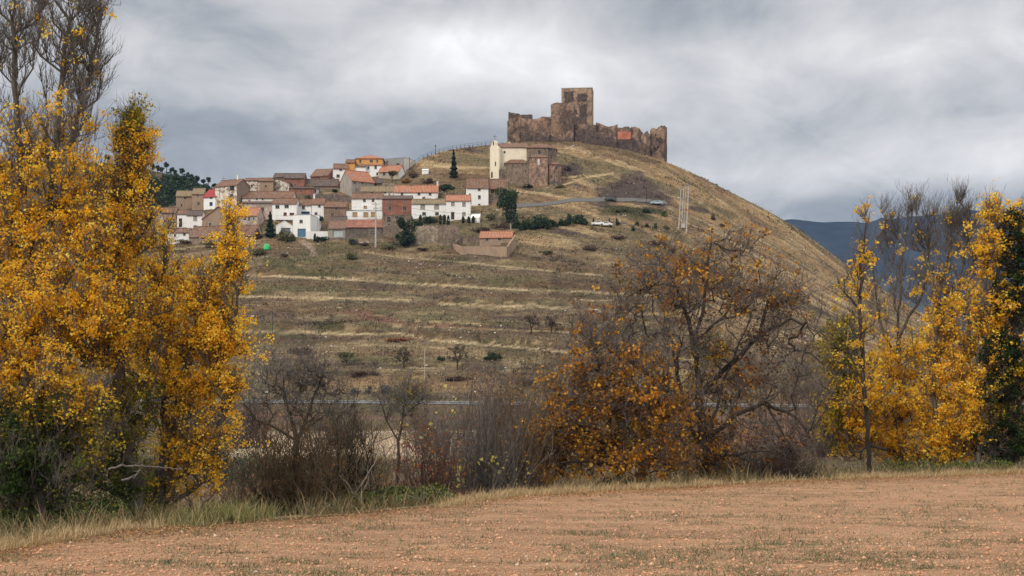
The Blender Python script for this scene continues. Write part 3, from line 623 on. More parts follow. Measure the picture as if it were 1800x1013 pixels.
H('big grey cement block house with a dark opening and white right flank', Z2, 1066, 1270, 188, 320, GREYP, GREYP, None, 'flat', -.42, 8.5, side=WHITE2).win(1197,238,1228,273).win(1110,215,1128,235).done()
H('beige house with orange roof and arched windows in front of the grey block', Z2, 1042, 1222, 308, 388, BEIGE, TILEO, 265, 'side', -.30, 6, side=WHITE).wins((1078,318,1102,350),(1180,312,1212,345),(1130,325,1150,350)).done()
# brick ruins
H('roofless brown brick ruin on the left skyline', Z2, 200, 378, 372, 458, BRICK, TILED, 335, 'side', 0, 7).win(290,420,310,440).done()
H('low ruin with dark roof at the left skyline end', Z2, 106, 200, 362, 430, BRICKB, TILED, 335, 'side', 0, 6).win(150,375,165,390).done()
H('low red brick wall house under the ruins', Z2, 250, 462, 462, 522, BRICK, TILED, 455, 'side', 0, 4).win(340,478,358,500).done()
H('brick ruin with steep slanted top on the skyline', Z2, 435, 586, 352, 402, BRICK, TILE, 296, 'shed', -.2, 6).win(500,360,520,380).done()
H('large collapsed dark roof house beneath the slanted ruin', Z2, 380, 676, 440, 470, BRNP2, TILED, 386, 'side', 0, 7).win(470,445,486,460).done()
H('small white doorway shed between brick wall and dark roof', Z2, 462, 500, 468, 515, WHITE2, TILED, 460, 'side', 0, 3).win(470,478,484,500,pane=DARKW).done()
# ---- right part
H('white house with mossy roof and four windows above the cypress hedge', Z3, 384, 664, 545, 650, WHITE, TILEG, 513, 'side', 0, 7).wins((456,551,494,589),(568,551,607,590),pane=BLIND).wins((575,612,605,640),(470,612,500,640)).done()
H('white house with orange roof and a dark door above retaining wall', Z3, 665, 860, 520, 678, WHITE, TILEO, 480, 'side', 0, 7).wins((704,531,733,562),(794,533,822,566),(794,613,822,642),pane=BLIND).win(703,611,731,672,pane=DARKW,what='door').done([(655, .5, .9)])
H('white lean to beside the orange roofed house', Z3, 861, 934, 660, 700, WHITE, WHITE, 632, 'shed', -.1, 3, over=.05).done()
H('white house with big mottled roof below the church', Z3, 830, 1006, 415, 562, WHITE, TILE, 343, 'side', .06, 8).wins((920,421,943,441),(922,476,944,508),(922,545,942,560)).win(850,460,862,474).done([(905, .5, 1.0)])
H('brown timber and stone house with lighter roof beside the big mottled roof', Z3, 1007, 1148, 420, 545, STN, TILE, 350, 'side', 0, 7).win(1025,430,1085,462,pane=DARKW,frame=SHUT).win(1030,498,1050,520).done()
H('small white kiosk on the slope left of the spruce', Z3, 468, 520, 275, 306, WHITE, WHITE, 268, 'shed', 0, 2.5, over=.1, sink=1).done()
H('adobe farm shed with orange roof and two black windows', Z3, 935, 1195, 815, 890, BRNP, TILEO, 773, 'side', -.12, 5).wins((985,818,1008,848),(1083,820,1110,843)).win(1105,862,1165,886,pane=STN).done()
# ================================================================= FREE-STANDING WALLS (village)
def wall_line(label, Z, line, top, mat, thick=.5, name='stone_wall', cat='wall', group=None, sink=2.5, jag=.12, flat=False):
    "wall along ground points given as (x, base y, top y)"
    pts = []; Dm = None
    for x, yb, yt in line:
        p = Z(x, yb); D = hitD(p[0], p[1], 322); D = D if Dm is None or not flat else Dm; Dm = D; g = W(p[0], p[1], D); g2 = CZ+(HY-Z(x, yt)[1])/F*D
        pts.append((g, g2))
    b = MB(); r = random.Random(len(label))
    for (p, zt), (q, zu) in zip(pts[:-1], pts[1:]):
        n = max(1, int((q-p).length/.8)); d = (q-p); d.z = 0; d.normalize(); nr = Vector((-d.y, d.x, 0))*thick/2
        for i in range(n):
            a = p.lerp(q, i/n); c = p.lerp(q, (i+1)/n); za = zt+(zu-zt)*i/n+r.uniform(-jag, jag); zc = zt+(zu-zt)*(i+1)/n+r.uniform(-jag, jag)
            b.prism([(*(a-nr).xy, a.z-sink), (*(c-nr).xy, c.z-sink), (*(c+nr).xy, c.z-sink), (*(a+nr).xy, a.z-sink)], [(*(a-nr).xy, za), (*(c-nr).xy, zc), (*(c+nr).xy, zc), (*(a+nr).xy, za)])
    o = pts[0][0]; b.v = [(x-o.x, y-o.y, z-o.z) for x, y, z in b.v]
    return tag(b.build(name, mat, loc=o), label, cat, group)
wall_line('white garden wall right of the blue garage door', Z2, [(400,912,845),(590,912,845)], 0, WHITE, .3, 'garden_wall', jag=0)
wall_line('tan block retaining wall under the cypress hedge', Z3, [(372,876,800),(420,880,728),(520,884,722),(602,884,722)], 0, STNP, .9, flat=True)
wall_line('darker stone retaining wall right of the tan one', Z3, [(606,884,718),(700,880,716),(772,876,716)], 0, STN, .8, flat=True)
wall_line('long grey field wall above the brick house roof', Z2, [(384,562,520),(530,560,515),(682,560,515)], 0, STNG, .6)
wall_line('grey stone wall below the grey brown gabled house', Z2, [(684,590,542),(798,590,540)], 0, STNG, .6)
wall_line('low grey wall in front of the low shed', Z2, [(600,925,905),(760,922,905)], 0, STNG, .5)
wall_line('low tan wall right of the round bush', Z2, [(862,955,915),(1010,948,915),(1090,935,915)], 0, STNP, .5)
wall_line('adobe yard wall in front of the farm shed', Z3, [(724,905,868),(780,955,890),(960,960,890),(1158,978,893)], 0, BRNP, .4, 'yard_wall')
wall_line('rough yard side wall running up right of the farm shed', Z3, [(1160,975,892),(1222,895,800)], 0, BRNP, .4, 'yard_wall')
wall_line('upper yard wall left of the farm shed', Z3, [(726,905,865),(792,872,812),(934,872,808)], 0, STN, .4, 'yard_wall')
wall_line('dry stone bank wall under the church terrace', Z5, [(250,500,480),(330,500,478),(480,508,490)], 0, STN, .5)

# ================================================================= CASTLE
t0 = (.33, .215, .14)
CASA = stone('castle_masonry', (.41, .255, .165), (.28, .18, .12), (.31, .22, .16), 2.2, (.12, .085, .072), .20, .50, .12)
CASK = stone('keep_masonry', (.45, .31, .205), (.36, .245, .165), (.33, .24, .17), 2.6, (.17, .12, .095), .3, .58, .10)
CASD = stone('dark_ruined_masonry', (.17, .12, .098), (.095, .072, .064), (.14, .105, .088), 2.0, (.27, .165, .115), .2, .60, .2)
castle = empty('castle', W(1030, 250, 560), 0, 'ruined stone castle with a tall square keep crowning the hill', 'castle')
def ragged(name, line, mat, thick=1.8, sink=6, jag=.5, steps=.6, parent=None, seed=0, crumble=.35, Z=Z4, cap=None):
    "masonry wall: line of (x, y base, y top, D); broken top edge and eroded faces"
    r = random.Random(seed+len(name)); P = []
    for (x, yb, yt, D), (x2, yb2, yt2, D2) in zip(line[:-1], line[1:]):
        a = Z(x, yb); b = Z(x2, yb2); ta = Z(x, yt)[1]; tb = Z(x2, yt2)[1]
        A = W(a[0], a[1], D); B = W(b[0], b[1], D2); n = max(1, int((B-A).length/steps))
        for i in range(n): f = i/n; P.append((A.lerp(B, f), W(0, ta, D).z*(1-f)+W(0, tb, D2).z*f))
    P.append((B, W(0, tb, D2).z))
    n = len(P); M = 12; V = []; h = 0
    for i, (p, zt) in enumerate(P):
        d = P[min(i+1, n-1)][0]-P[max(i-1, 0)][0]; d.z = 0; d.normalize(); nr = Vector((-d.y, d.x, 0))
        if r.random() < .6: h = r.uniform(-jag, jag*.5)
        top = zt+h+(.25*jag*r.uniform(-1, 1)); zb = p.z-sink
        for side in (-1, 1):
            for k in range(M):
                f = k/(M-1); z = zb+(top-zb)*f
                e = (vnoise(np.array(p.x*.8), np.array(z*.8), seed)-.5)*crumble*.5+(fbm(np.array(p.x*.25), np.array(z*.3), 2, seed+5)-.5)*crumble*.5
                q = p+nr*(side*(thick/2-.12*(f > .92))+float(e)*1.0); V.append((q.x, q.y, z))
    L = 2*M; Q_ = []
    for i in range(n-1):
        for k in range(M-1):
            a = i*L+k; Q_.append((a, a+L, a+L+1, a+1)); a += M; Q_.append((a+L, a, a+1, a+L+1))
        Q_.append((i*L+M-1, (i+1)*L+M-1, (i+1)*L+2*M-1, i*L+2*M-1))
    for i in (0, n-1):
        for k in range(M-1):
            q = (i*L+k, i*L+k+1, i*L+M+k+1, i*L+M+k); Q_.append(q if i == 0 else q[::-1])
    o = castle.location if parent else Vector((0, 0, 0))
    V = np.array(V)-np.array(o)
    return link(name, mesh_np(name, V, np.array(Q_), mat), parent)
def tower(name, x0, x1, yb, yt, D, depth, mat, rot=0.0, jag=.4, seed=0, tops=None, parent=castle):
    "hollow square tower of four ragged walls as one mesh"
    a = Z4(x0, yb); b = Z4(x1, yb); c, s_ = math.cos(rot), math.sin(rot); k0, k1 = (a[0]-CX)/F, (b[0]-CX)/F
    if rot >= 0: X0, Y0 = k0*D, D; w_ = (k1*Y0-X0)/(c-k1*s_)
    else: w_ = (k1*D-k0*D)/(c-k0*s_); X0, Y0 = k1*D-w_*c, D-w_*s_
    zb = W(0, a[1], D).z-7.0; tops = tops or [(0, yt), (1, yt)]
    zt = lambda f: W(0, Z4(0, np.interp(f, [t[0] for t in tops], [t[1] for t in tops]))[1], D).z
    r = random.Random(seed); per = []
    S = .55
    def side(ax, ay, bx, by, f0, f1):
        n = max(2, int(math.hypot(bx-ax, by-ay)/S)); return [(ax+(bx-ax)*i/n, ay+(by-ay)*i/n, f0+(f1-f0)*i/n) for i in range(n)]
    per = side(0, 0, w_, 0, 0, 1)+side(w_, 0, w_, depth, 1, 1)+side(w_, depth, 0, depth, 1, 0)+side(0, depth, 0, 0, 0, 0)
    n = len(per); M = 16; V = []; th = .9; cxm, cym = w_/2, depth/2; hh = 0
    for i, (x, y, f) in enumerate(per):
        if r.random() < .55: hh = r.uniform(-jag, jag*.4)
        t_ = zt(f)+hh
        for inner in (0, 1):
            sx_, sy_ = (x-cxm)*(1-inner*2*th/w_)+cxm, (y-cym)*(1-inner*2*th/depth)+cym
            for k in range(M):
                z = zb+(t_-zb)*k/(M-1); e = float(fbm(np.array((x+y*1.3)*.6), np.array(z*.6), 3, seed)-.5)*.22*(1 if jag > .1 else .2)
                ux, uy = (x-cxm)/w_*2, (y-cym)/depth*2; lx, ly = sx_+e*ux, sy_+e*uy
                V.append((X0+lx*c-ly*s_, Y0+lx*s_+ly*c, z))
    L = 2*M; Q_ = []
    for i in range(n):
        j = (i+1) % n
        for k in range(M-1): Q_.append((i*L+k, j*L+k, j*L+k+1, i*L+k+1)); Q_.append((j*L+M+k, i*L+M+k, i*L+M+k+1, j*L+M+k+1))
        Q_.append((i*L+M-1, j*L+M-1, j*L+2*M-1, i*L+2*M-1))
    V = np.array(V)-np.array(castle.location)
    fr = lambda lx, ly, z: (X0+lx*c-ly*s_-castle.location.x, Y0+lx*s_+ly*c-castle.location.y, z-castle.location.z)
    return link(name, mesh_np(name, V, np.array(Q_), mat), parent), fr, w_
keep, kf, kw = tower('keep', 677, 926, 430, 110, 576, 11.5, CASK, -.10, .05, 3)
m = MB(); m.prism([kf(-.12, -.12, W(0, Z4(0, 116)[1], 576).z), kf(kw+.12, -.12, W(0, Z4(0, 116)[1], 576).z), kf(kw+.12, 11.6, W(0, Z4(0, 116)[1], 576).z), kf(-.12, 11.6, W(0, Z4(0, 116)[1], 576).z)],
                  [kf(-.12, -.12, W(0, Z4(0, 109)[1], 576).z), kf(kw+.12, -.12, W(0, Z4(0, 109)[1], 576).z), kf(kw+.12, 11.6, W(0, Z4(0, 109)[1], 576).z), kf(-.12, 11.6, W(0, Z4(0, 109)[1], 576).z)]).build('coping', ASH, keep)
def on_keep(name, x0, x1, y0, y1, mat, t=.06):
    k0, k1 = [(Z4(x, 0)[0]-CX)/F*575-W(Z4(677, 0)[0], 0, 576).x for x in (x0, x1)]
    z0, z1 = W(0, Z4(0, y1)[1], 575).z, W(0, Z4(0, y0)[1], 575).z
    q = MB(); a = [kf(k0, -t-.2, z0), kf(k1, -t-.2, z0), kf(k1, .1, z0), kf(k0, .1, z0)]; b = [kf(k0, -t-.2, z1), kf(k1, -t-.2, z1), kf(k1, .1, z1), kf(k0, .1, z1)]
    return q.prism(a, b).build(name, mat, keep)
on_keep('doorway', 787, 801, 284, 304, DARKW)
# rough, unfaced patches of the keep (outlined, 10 cm proud)
def rough_patch(name, poly, mat, seed):
    X0 = W(Z4(677, 0)[0], 0, 576).x; r = random.Random(seed); P = []
    for (x, y), (x2, y2) in zip(poly, poly[1:]+poly[:1]):
        for i in range(6): f = i/6; P.append((x+(x2-x)*f+r.uniform(-7, 7), y+(y2-y)*f+r.uniform(-6, 6)))
    L = [((Z4(x, y)[0]-CX)/F*575-X0, W(0, Z4(x, y)[1], 575).z) for x, y in P]
    return MB().prism([kf(a, -.17, z) for a, z in L], [kf(a, .2, z) for a, z in L]).build(name, mat, keep)
rough_patch('rough_masonry', [(700,138),(772,136),(778,200),(770,222),(702,224)], CASD, 1)
rough_patch('rough_masonry', [(800,158),(880,150),(884,215),(800,218)], CASD, 2)
rough_patch('rough_masonry', [(822,262),(880,235),(880,385),(838,360),(820,330)], CASD, 3)
# stair flank below the keep door
ragged('ramp_wall', [(780,400,338,572),(830,415,350,571),(885,425,395,571)], CASD, 1.0, 3, .1, parent=castle, seed=8)
tower('gate_tower', 592, 776, 556, 225, 553, 8.5, CASA, -.12, .7, 5, [(0, 245), (.15, 232), (.4, 226), (.8, 232), (1, 238)])
tower('corner_tower', 248, 350, 515, 312, 556, 6.0, CASA, .0, .9, 6, [(0, 310), (.4, 312), (.5, 322), (.8, 322), (1, 335)])
ragged('curtain_wall', [(238,520,384,560),(252,520,384,560)], CASA, 2, 6.5, .2, parent=castle, seed=1)
ragged('curtain_wall', [(348,505,333,562),(442,500,333,562)], CASD, 1.6, 6.5, .3, parent=castle, seed=2)
ragged('curtain_wall', [(350,515,362,557),(470,515,366,557),(530,515,352,557),(600,520,346,557)], CASA, 2.0, 6.5, .35, parent=castle, seed=3)
ragged('curtain_wall', [(776,555,402,556),(900,552,416,556),(960,548,412,556)], CASA, 2.0, 6.5, .3, parent=castle, seed=4)
ragged('curtain_wall', [(955,550,412,557),(1000,552,408,557),(1060,560,420,557),(1130,575,436,557)], CASA, 2.0, 6.5, 1.7, 1.0, parent=castle, seed=5)
ragged('curtain_wall', [(1130,575,436,557),(1185,580,430,557),(1240,590,438,557)], CASA, 1.9, 6.5, .9, .8, parent=castle, seed=6)
ragged('curtain_wall', [(1240,600,434,557),(1270,604,424,557),(1302,610,430,557),(1330,620,468,557),(1342,625,492,556),(1352,625,470,556),(1372,630,466,556),(1386,640,490,556),(1398,640,490,556)], CASA, 1.9, 6.5, .7, .7, parent=castle, seed=7)
tower('end_tower', 1394, 1512, 690, 415, 554, 5.5, CASA, -.28, .8, 9, [(0, 445), (.12, 432), (.38, 430), (.42, 452), (.48, 450), (.52, 420), (.8, 414), (1, 414)])
BRN_ = brickm('restored_brick', (.52, .17, .09), (.42, .13, .075), (.42, .22, .15), 2.4)
ragged('eroded_footing', [(350,520,478,555.2),(450,522,470,555.2),(530,520,488,555.2),(592,520,480,555.2)], CASD, 1.2, 5, .9, .8, parent=castle, seed=21)
ragged('eroded_footing', [(780,560,470,554.4),(860,556,452,554.4),(960,552,470,554.4),(1060,562,492,554.4),(1130,575,530,554.4)], CASD, 1.4, 5, 1.0, .8, parent=castle, seed=22)
ragged('eroded_footing', [(1130,582,545,554.8),(1240,600,520,554.8),(1300,612,540,554.8),(1395,640,575,554.8)], CASD, 1.4, 5, .9, .8, parent=castle, seed=23)
ragged('eroded_footing', [(594,560,500,551.9),(680,562,525,551.6),(775,562,515,551.3)], CASD, .9, 5, .8, .8, parent=castle, seed=24)
a = W(Z4(1131, 0)[0], 0, 556).x-castle.location.x; b = W(Z4(1240, 0)[0], 0, 556).x-castle.location.x
z0, z1 = W(0, Z4(0, 532)[1], 556).z-castle.location.z, W(0, Z4(0, 470)[1], 556).z-castle.location.z
MB().box(a, b, -4.25, -3.5, z0, z1).build('brick_repair', BRN_, castle)
for x, y, w_, h_ in [(1440, 495, 10, 14), (1404, 555, 10, 26), (1458, 590, 14, 10), (290, 425, 8, 10), (292, 390, 6, 8)]:
    D = 552.6 if x > 1000 else 555.2
    p = W(*Z4(x, y), D)-castle.location; MB().box(p.x-w_*.024, p.x+w_*.024, -0.0+p.y-.35, p.y+.9, p.z-h_*.024, p.z+h_*.024).build('opening', DARKW, castle)

# ================================================================= CHURCH
CH = empty('church', G(903, 316, 322), 0, 'village church with cream nave, bell gable and rounded stone apse', 'church')
def cbox(name, Z, x0, x1, y0, y1, D, depth, mat, rot=0.0, par=None, sink=2.0):
    a = Z(x0, y1); b = Z(x1, y1); k0, k1 = (a[0]-CX)/F, (b[0]-CX)/F; c, s_ = math.cos(rot), math.sin(rot)
    X0 = k0*D; w_ = (k1*D-X0)/(c-k1*s_) if rot >= 0 else (k1*D-k0*D)/(c-k0*s_)
    Y0 = D
    if rot < 0: X0, Y0 = k1*D-w_*c, D-w_*s_
    z0, z1 = W(0, a[1], D).z, W(0, Z(0, y0)[1], D).z
    T = lambda lx, ly, z: (X0+lx*c-ly*s_-CH.location.x, Y0+lx*s_+ly*c-CH.location.y, z-CH.location.z)
    q = MB().prism([T(0, 0, z0-sink), T(w_, 0, z0-sink), T(w_, depth, z0-sink), T(0, depth, z0-sink)], [T(0, 0, z1), T(w_, 0, z1), T(w_, depth, z1), T(0, depth, z1)])
    return q.build(name, mat, par or CH), T, w_, z0, z1
def croof(T, w_, depth, ze, zr, mat, o=.35, kind='side', name='roof', par=None):
    q = MB(); t_ = .2
    if kind == 'side':
        q.slab([T(-o, -o, ze+t_), T(w_+o, -o, ze+t_), T(w_+o, depth/2, zr+t_), T(-o, depth/2, zr+t_)], t_); q.slab([T(-o, depth/2, zr+t_+.003), T(w_+o, depth/2, zr+t_+.003), T(w_+o, depth+o, ze+t_), T(-o, depth+o, ze+t_)], t_)
    else: q.slab([T(-o, -o, ze+t_), T(w_+o, -o, ze+t_), T(w_+o, depth, zr+t_), T(-o, depth, zr+t_)], t_)
    return q.build(name, mat, par or CH)
zy = lambda y, D, Z=Z5: W(0, Z(0, y)[1], D).z
D0 = 513.50
nv, T, w_, z0, z1 = cbox('nave_wall', Z5, 195, 457, 160, 300, D0, 10, CREAM, 0, sink=6)
for (x0, y0, x1, y1) in [(240,190,260,212)]:
    a_, b_ = [(Z5(x, 0)[0]-CX)/F*D0-(Z5(195, 0)[0]-CX)/F*D0 for x in (x0, x1)]
    f_ = MB().prism([T(a_, -.06, zy(y1, D0)), T(b_, -.06, zy(y1, D0)), T(b_, .1, zy(y1, D0)), T(a_, .1, zy(y1, D0))], [T(a_, -.06, zy(y0, D0)), T(b_, -.06, zy(y0, D0)), T(b_, .1, zy(y0, D0)), T(a_, .1, zy(y0, D0))]).build('window', FRAME, CH)
    MB().prism([T(a_+.1, -.09, zy(y1, D0)+.1), T(b_-.1, -.09, zy(y1, D0)+.1), T(b_-.1, -.063, zy(y1, D0)+.1), T(a_+.1, -.063, zy(y1, D0)+.1)], [T(a_+.1, -.09, zy(y0, D0)-.1), T(b_-.1, -.09, zy(y0, D0)-.1), T(b_-.1, -.063, zy(y0, D0)-.1), T(a_+.1, -.063, zy(y0, D0)-.1)]).build('pane', PANE, f_)
croof(T, w_, 10, z1, zy(123, D0+5), TILE)
# stone choir with chamfered end
xs = lambda x, D: (Z5(x, 0)[0]-CX)/F*D-CH.location.x
def polyblock(name, pts, y0, y1, D, mat, sink=6, cap=None):
    zb, zt = zy(y1, D)-sink-CH.location.z, zy(y0, D)-CH.location.z
    o_ = MB().prism([(x, y, zb) for x, y in pts], [(x, y, zt) for x, y in pts]).build(name, mat, CH)
    if cap:
        cx_ = sum(p[0] for p in pts)/len(pts); cy_ = sum(p[1] for p in pts)/len(pts); q = MB()
        E = [(cx_+(x-cx_)*1.07, cy_+(y-cy_)*1.07) for x, y in pts]
        q.prism([(x, y, zt+.003) for x, y in E], [(x, y, zt+.22) for x, y in E]); zr = zy(cap[1], D+3)-CH.location.z; ap = [(cx_+(x-cx_)*cap[2], cy_+(y-cy_)*cap[2]) for x, y in pts]
        for i in range(len(E)):
            j = (i+1) % len(E); q.poly([(*E[i], zt+.223), (*E[j], zt+.223), (*ap[j], zr), (*ap[i], zr)])
        q.poly([(*p, zr) for p in ap]); q.build('roof', cap[0], CH)
    return o_
dy = D0-CH.location.y
polyblock('choir_wall', [(xs(458, D0), dy-.25), (xs(655, D0), dy-.25), (xs(738, D0), dy+2.8), (xs(742, D0), dy+9), (xs(458, D0), dy+10.2)], 164, 300, D0, STN, cap=(TILE, 124, .35))
polyblock('aisle_wall', [(xs(252, 508.50), dy-4.6), (xs(482, 508.50), dy-4.6), (xs(482, 508.50), dy-.3), (xs(252, 508.50), dy-.3)], 308, 480, 508.90, STN, 3, cap=(TILE, 278, .5))
polyblock('chapel_wall', [(xs(482, 507.50), dy-6.0), (xs(655, 507.50), dy-6.0), (xs(655, 507.50), dy-.5), (xs(482, 507.50), dy-.5)], 252, 512, 507.50, CHST, 3, cap=(TILE, 232, .5))
polyblock('apse_wall', [(xs(663, 508.50), dy-5.0), (xs(752, 508.50), dy-5.2), (xs(785, 508.50), dy-3.6), (xs(786, 508.50), dy+3), (xs(663, 508.50), dy+3)], 320, 525, 508.50, CHST, 3, cap=(TILE, 300, .5))
polyblock('annex_wall', [(xs(198, 509.50), dy-3.6), (xs(249, 509.50), dy-3.6), (xs(249, 509.50), dy-.3), (xs(198, 509.50), dy-.3)], 362, 445, 509.90, STN, 2)
def copen(x0, x1, y0, y1, D, arch=False, name='window', mat=None, off=0.0):
    xa, xb = xs(x0, D), xs(x1, D); za, zb = zy(y1, D)-CH.location.z, zy(y0, D)-CH.location.z; yy_ = D-CH.location.y-.05+off
    pts = [(xa, za), (xb, za), (xb, zb)]
    if arch: pts += [((xa+xb)/2+(xb-xa)/2*math.cos(t_), zb+(xb-xa)/2*math.sin(t_)) for t_ in np.linspace(.3, math.pi-.3, 6)]
    pts.append((xa, zb)); MB().prism([(x, yy_, z) for x, z in pts], [(x, yy_+.4, z) for x, z in pts]).build(name, mat or PANE, CH)
copen(442, 456, 372, 390, 508.90); copen(560, 579, 272, 320, 507.50, True, mat=FRAMEW); copen(565, 573, 276, 318, 513.97, True); copen(728, 740, 338, 358, 508.30, True); copen(688, 698, 418, 440, 508.40); copen(567, 585, 192, 212, D0-.3, True, 'rose_window', PANE)
# west front: slim cream facade turned left, with bell gable and cross
xa, xb = xs(113, 510.50), xs(196, 512.50)
zb_ = zy(435, 511.50)-CH.location.z-4; prof = [(0, 140), (.22, 100), (.30, 82), (.52, 78), (.60, 100), (.64, 130), (.80, 142), (1, 162)]
f0, f1 = (xa, dy+3.0), (xb, dy-2.0)
FP = [(f0[0]+(f1[0]-f0[0])*f, f0[1]+(f1[1]-f0[1])*f, zy(y, 511.50)-CH.location.z) for f, y in prof]
base_ = [(f0[0], f0[1], zb_)]+FP+[(f1[0], f1[1], zb_)]
MB().prism([(x, y, z) for x, y, z in base_], [(x+.9, y+1.3, z) for x, y, z in base_]).build('bell_gable', CREAM, CH)
MB().box(xb-.05, xs(202, 512.50), dy-2.0, dy+9, zb_, zy(160, 512.50)-CH.location.z-.01).build('facade_return', CREAM, CH)
def fac_open(f0_, f1_, y0, y1, arch, mat=PANE, name='window'):
    P_ = lambda f, z: (f0[0]+(f1[0]-f0[0])*f-.05, f0[1]+(f1[1]-f0[1])*f-.08, z)
    za, zb = zy(y1, 511.50)-CH.location.z, zy(y0, 511.50)-CH.location.z; pts = [P_(f0_, za), P_(f1_, za), P_(f1_, zb)]
    if arch: pts += [P_((f0_+f1_)/2+(f1_-f0_)/2*math.cos(t_), zb+.7*math.sin(t_)) for t_ in np.linspace(.4, math.pi-.4, 5)]
    pts.append(P_(f0_, zb)); MB().prism(pts, [(x+.3, y+.4, z) for x, y, z in pts]).build(name, mat, CH)
fac_open(.12, .30, 385, 425, True, DARKW, 'door'); fac_open(.56, .68, 282, 322, False); fac_open(.34, .46, 100, 122, True)
cx_, cy_, cz_ = f0[0]+(f1[0]-f0[0])*.42, f0[1]+(f1[1]-f0[1])*.42, FP[3][2]
q = MB(); q.bar((cx_+.4, cy_+.6, cz_-.2), (cx_+.4, cy_+.6, cz_+2.2), .07); q.bar((cx_-.3, cy_+.6, cz_+1.5), (cx_+1.1, cy_+.6, cz_+1.5), .06); q.build('cross', DARKM, CH)

# ================================================================= POLES, LAMPS, FENCE, CARS
def pole(name, label, cat, base, h, r, mat, arms=(), lantern=None, group=None):
    t_ = empty(name, base, 0, label, cat, group)
    MB().bar((0, 0, -.4), (0, 0, h), r, r*.6, 8).build('pole', mat, t_)
    for z, w_ in arms:
        a_ = MB().box(-w_/2, w_/2, -.06, .06, z-.06, z+.06)
        ao = a_.build('crossarm', DARKM, t_)
        for x in (-w_/2+.1, 0, w_/2-.1): MB().lathe([(.03, 0), (.07, .08), (.07, .2), (.03, .26)], 6, (x, 0, z+.063)).build('insulator', FRAMEW, ao)
    if lantern:
        MB().lathe([(.08, 0), (.22, .12), (.28, .5), (.1, .66), (.02, .8)], 6, (0, 0, h)).build('lantern', DARKM, t_)
    return t_
def pole_px(name, label, cat, px, yb, yt, r, mat, D=None, **k):
    D = D or hitD(px, yb, 200); b_ = W(px, yb, D); b_.z = gz(b_.x, b_.y); return pole(name, label, cat, b_, (yb-yt)/F*D, r, mat, **k)
pole_px('power_pole', 'pale concrete power pole with crossarms before the white balcony house', 'power pole', 660.5, 435, 356, .32, CONC, arms=((15.2, 3.6), (13.6, 2.6), (12.2, 1.8)))
pole_px('street_lamp', 'street lamp on the skyline ridge above the spruce', 'street lamp', 765.5, 272, 258.5, .13, DARKM, lantern=1, group='lanterns on the ridge')
pole_px('mast', 'tall thin mast beside the church bell gable', 'mast', 861.5, 312, 235, .2, CONC)
pole_px('street_lamp', 'street lamp beside the curve of the road under the scree, left one', 'street lamp', 1051, 342, 320, .12, DARKM, lantern=1)
pole_px('street_lamp', 'street lamp next to the parked pale car', 'street lamp', 1136.5, 358, 333, .12, DARKM, lantern=1)
pole_px('street_lamp', 'street lamp standing before the church apse', 'street lamp', 974.5, 329, 304, .12, DARKM, lantern=1)
pole_px('utility_pole', 'dark utility pole right of the grey block house', 'utility pole', 719.5, 302, 276, .16, DARKM, arms=((4.8, 1.2),))
pole_px('utility_pole', 'thin grey pole rising from the foot of the terraces', 'utility pole', 746.5, 668, 612, .10, CONC)
pole_px('utility_pole', 'thin dark pole on the terraces behind the golden poplar', 'utility pole', 479, 600, 548, .10, DARKM)
pole_px('utility_pole', 'short pale pole left of the farm shed roof', 'utility pole', 897.5, 412, 392, .12, CONC)
pole_px('tv_antenna', 'tall television antenna on the ruined house roofs', 'antenna', 455, 322, 305, .05, DARKM, arms=((2.4, 1.4),))
pole_px('tv_antenna', 'television antenna above the brick ruins', 'antenna', 571, 312, 292, .05, DARKM, arms=((3.0, 1.6),))
pole_px('tv_antenna', 'small antenna over the tall weathered pale house', 'antenna', 393, 338, 308, .05, DARKM, arms=((5.0, 1.6),))
# four-pole transformer pylon on the right slope
pb = [(1192.5, 402.5, 331), (1197.5, 404, 329), (1201, 404.5, 327.5), (1206, 407, 325.5)]
py = empty('power_pylon', G(1198, 404, 322), 0, 'four legged transformer pylon of pale poles on the right slope', 'pylon'); PL = []
for i, (x, yb, yt) in enumerate(pb):
    D = hitD(x, yb, 322)+(-2.2 if i in (0, 3) else 1.8); b_ = W(x, yb, D)-py.location; tz = W(x, yt, D).z-py.location.z; top = Vector((b_.x+(.9 if i < 3 else .9), b_.y, tz)); PL.append((b_, top))
    MB().bar((b_.x, b_.y, b_.z-2), top, .26, .15, 7).build('pole', CONC, py)
for f in (.27, .48, .72):
    q = MB()
    for a_, b_ in ((0, 3), (1, 2), (0, 1), (2, 3)): q.bar(PL[a_][0].lerp(PL[a_][1], f), PL[b_][0].lerp(PL[b_][1], f), .10, n=4)
    q.build('cross_brace', METAL, py)
for i, (a_, b_) in enumerate(((0, 1), (2, 3))):
    A_, B_ = PL[a_][1], PL[b_][1]; d_ = (B_-A_).normalized(); MB().bar(A_-d_*1.3, B_+d_*1.0, .14, n=4).build('crossarm', METAL, py)
MB().box(PL[2][0].x-.5, PL[2][0].x+.5, PL[2][0].y-1.2, PL[2][0].y-.2, PL[2][0].z+.6, PL[2][0].z+2.0).build('transformer', FRAMEW, py)
# ridge fence
fen = empty('ridge_fence', G(740, 284, 322), 0, 'long post and rail fence climbing the skyline toward the church', 'fence')
FX = np.linspace(722, 868, 21); FPt = []
for x in FX:
    C, DC = crest(x); D = float(DC)-1.0; p = W(x, 0, D); p.z = float(hz(x, D)); FPt.append(p-fen.location)
for p in FPt: MB().bar((p.x, p.y, p.z-.3), (p.x, p.y, p.z+1.6), .07, n=5).build('post', DARKM, fen)
for h_ in (1.7, 1.0):
    q = MB()
    for a_, b_ in zip(FPt[:-1], FPt[1:]): q.bar((a_.x, a_.y, a_.z+h_), (b_.x, b_.y, b_.z+h_), .038, n=4)
    q.build('rail', DARKM, fen)
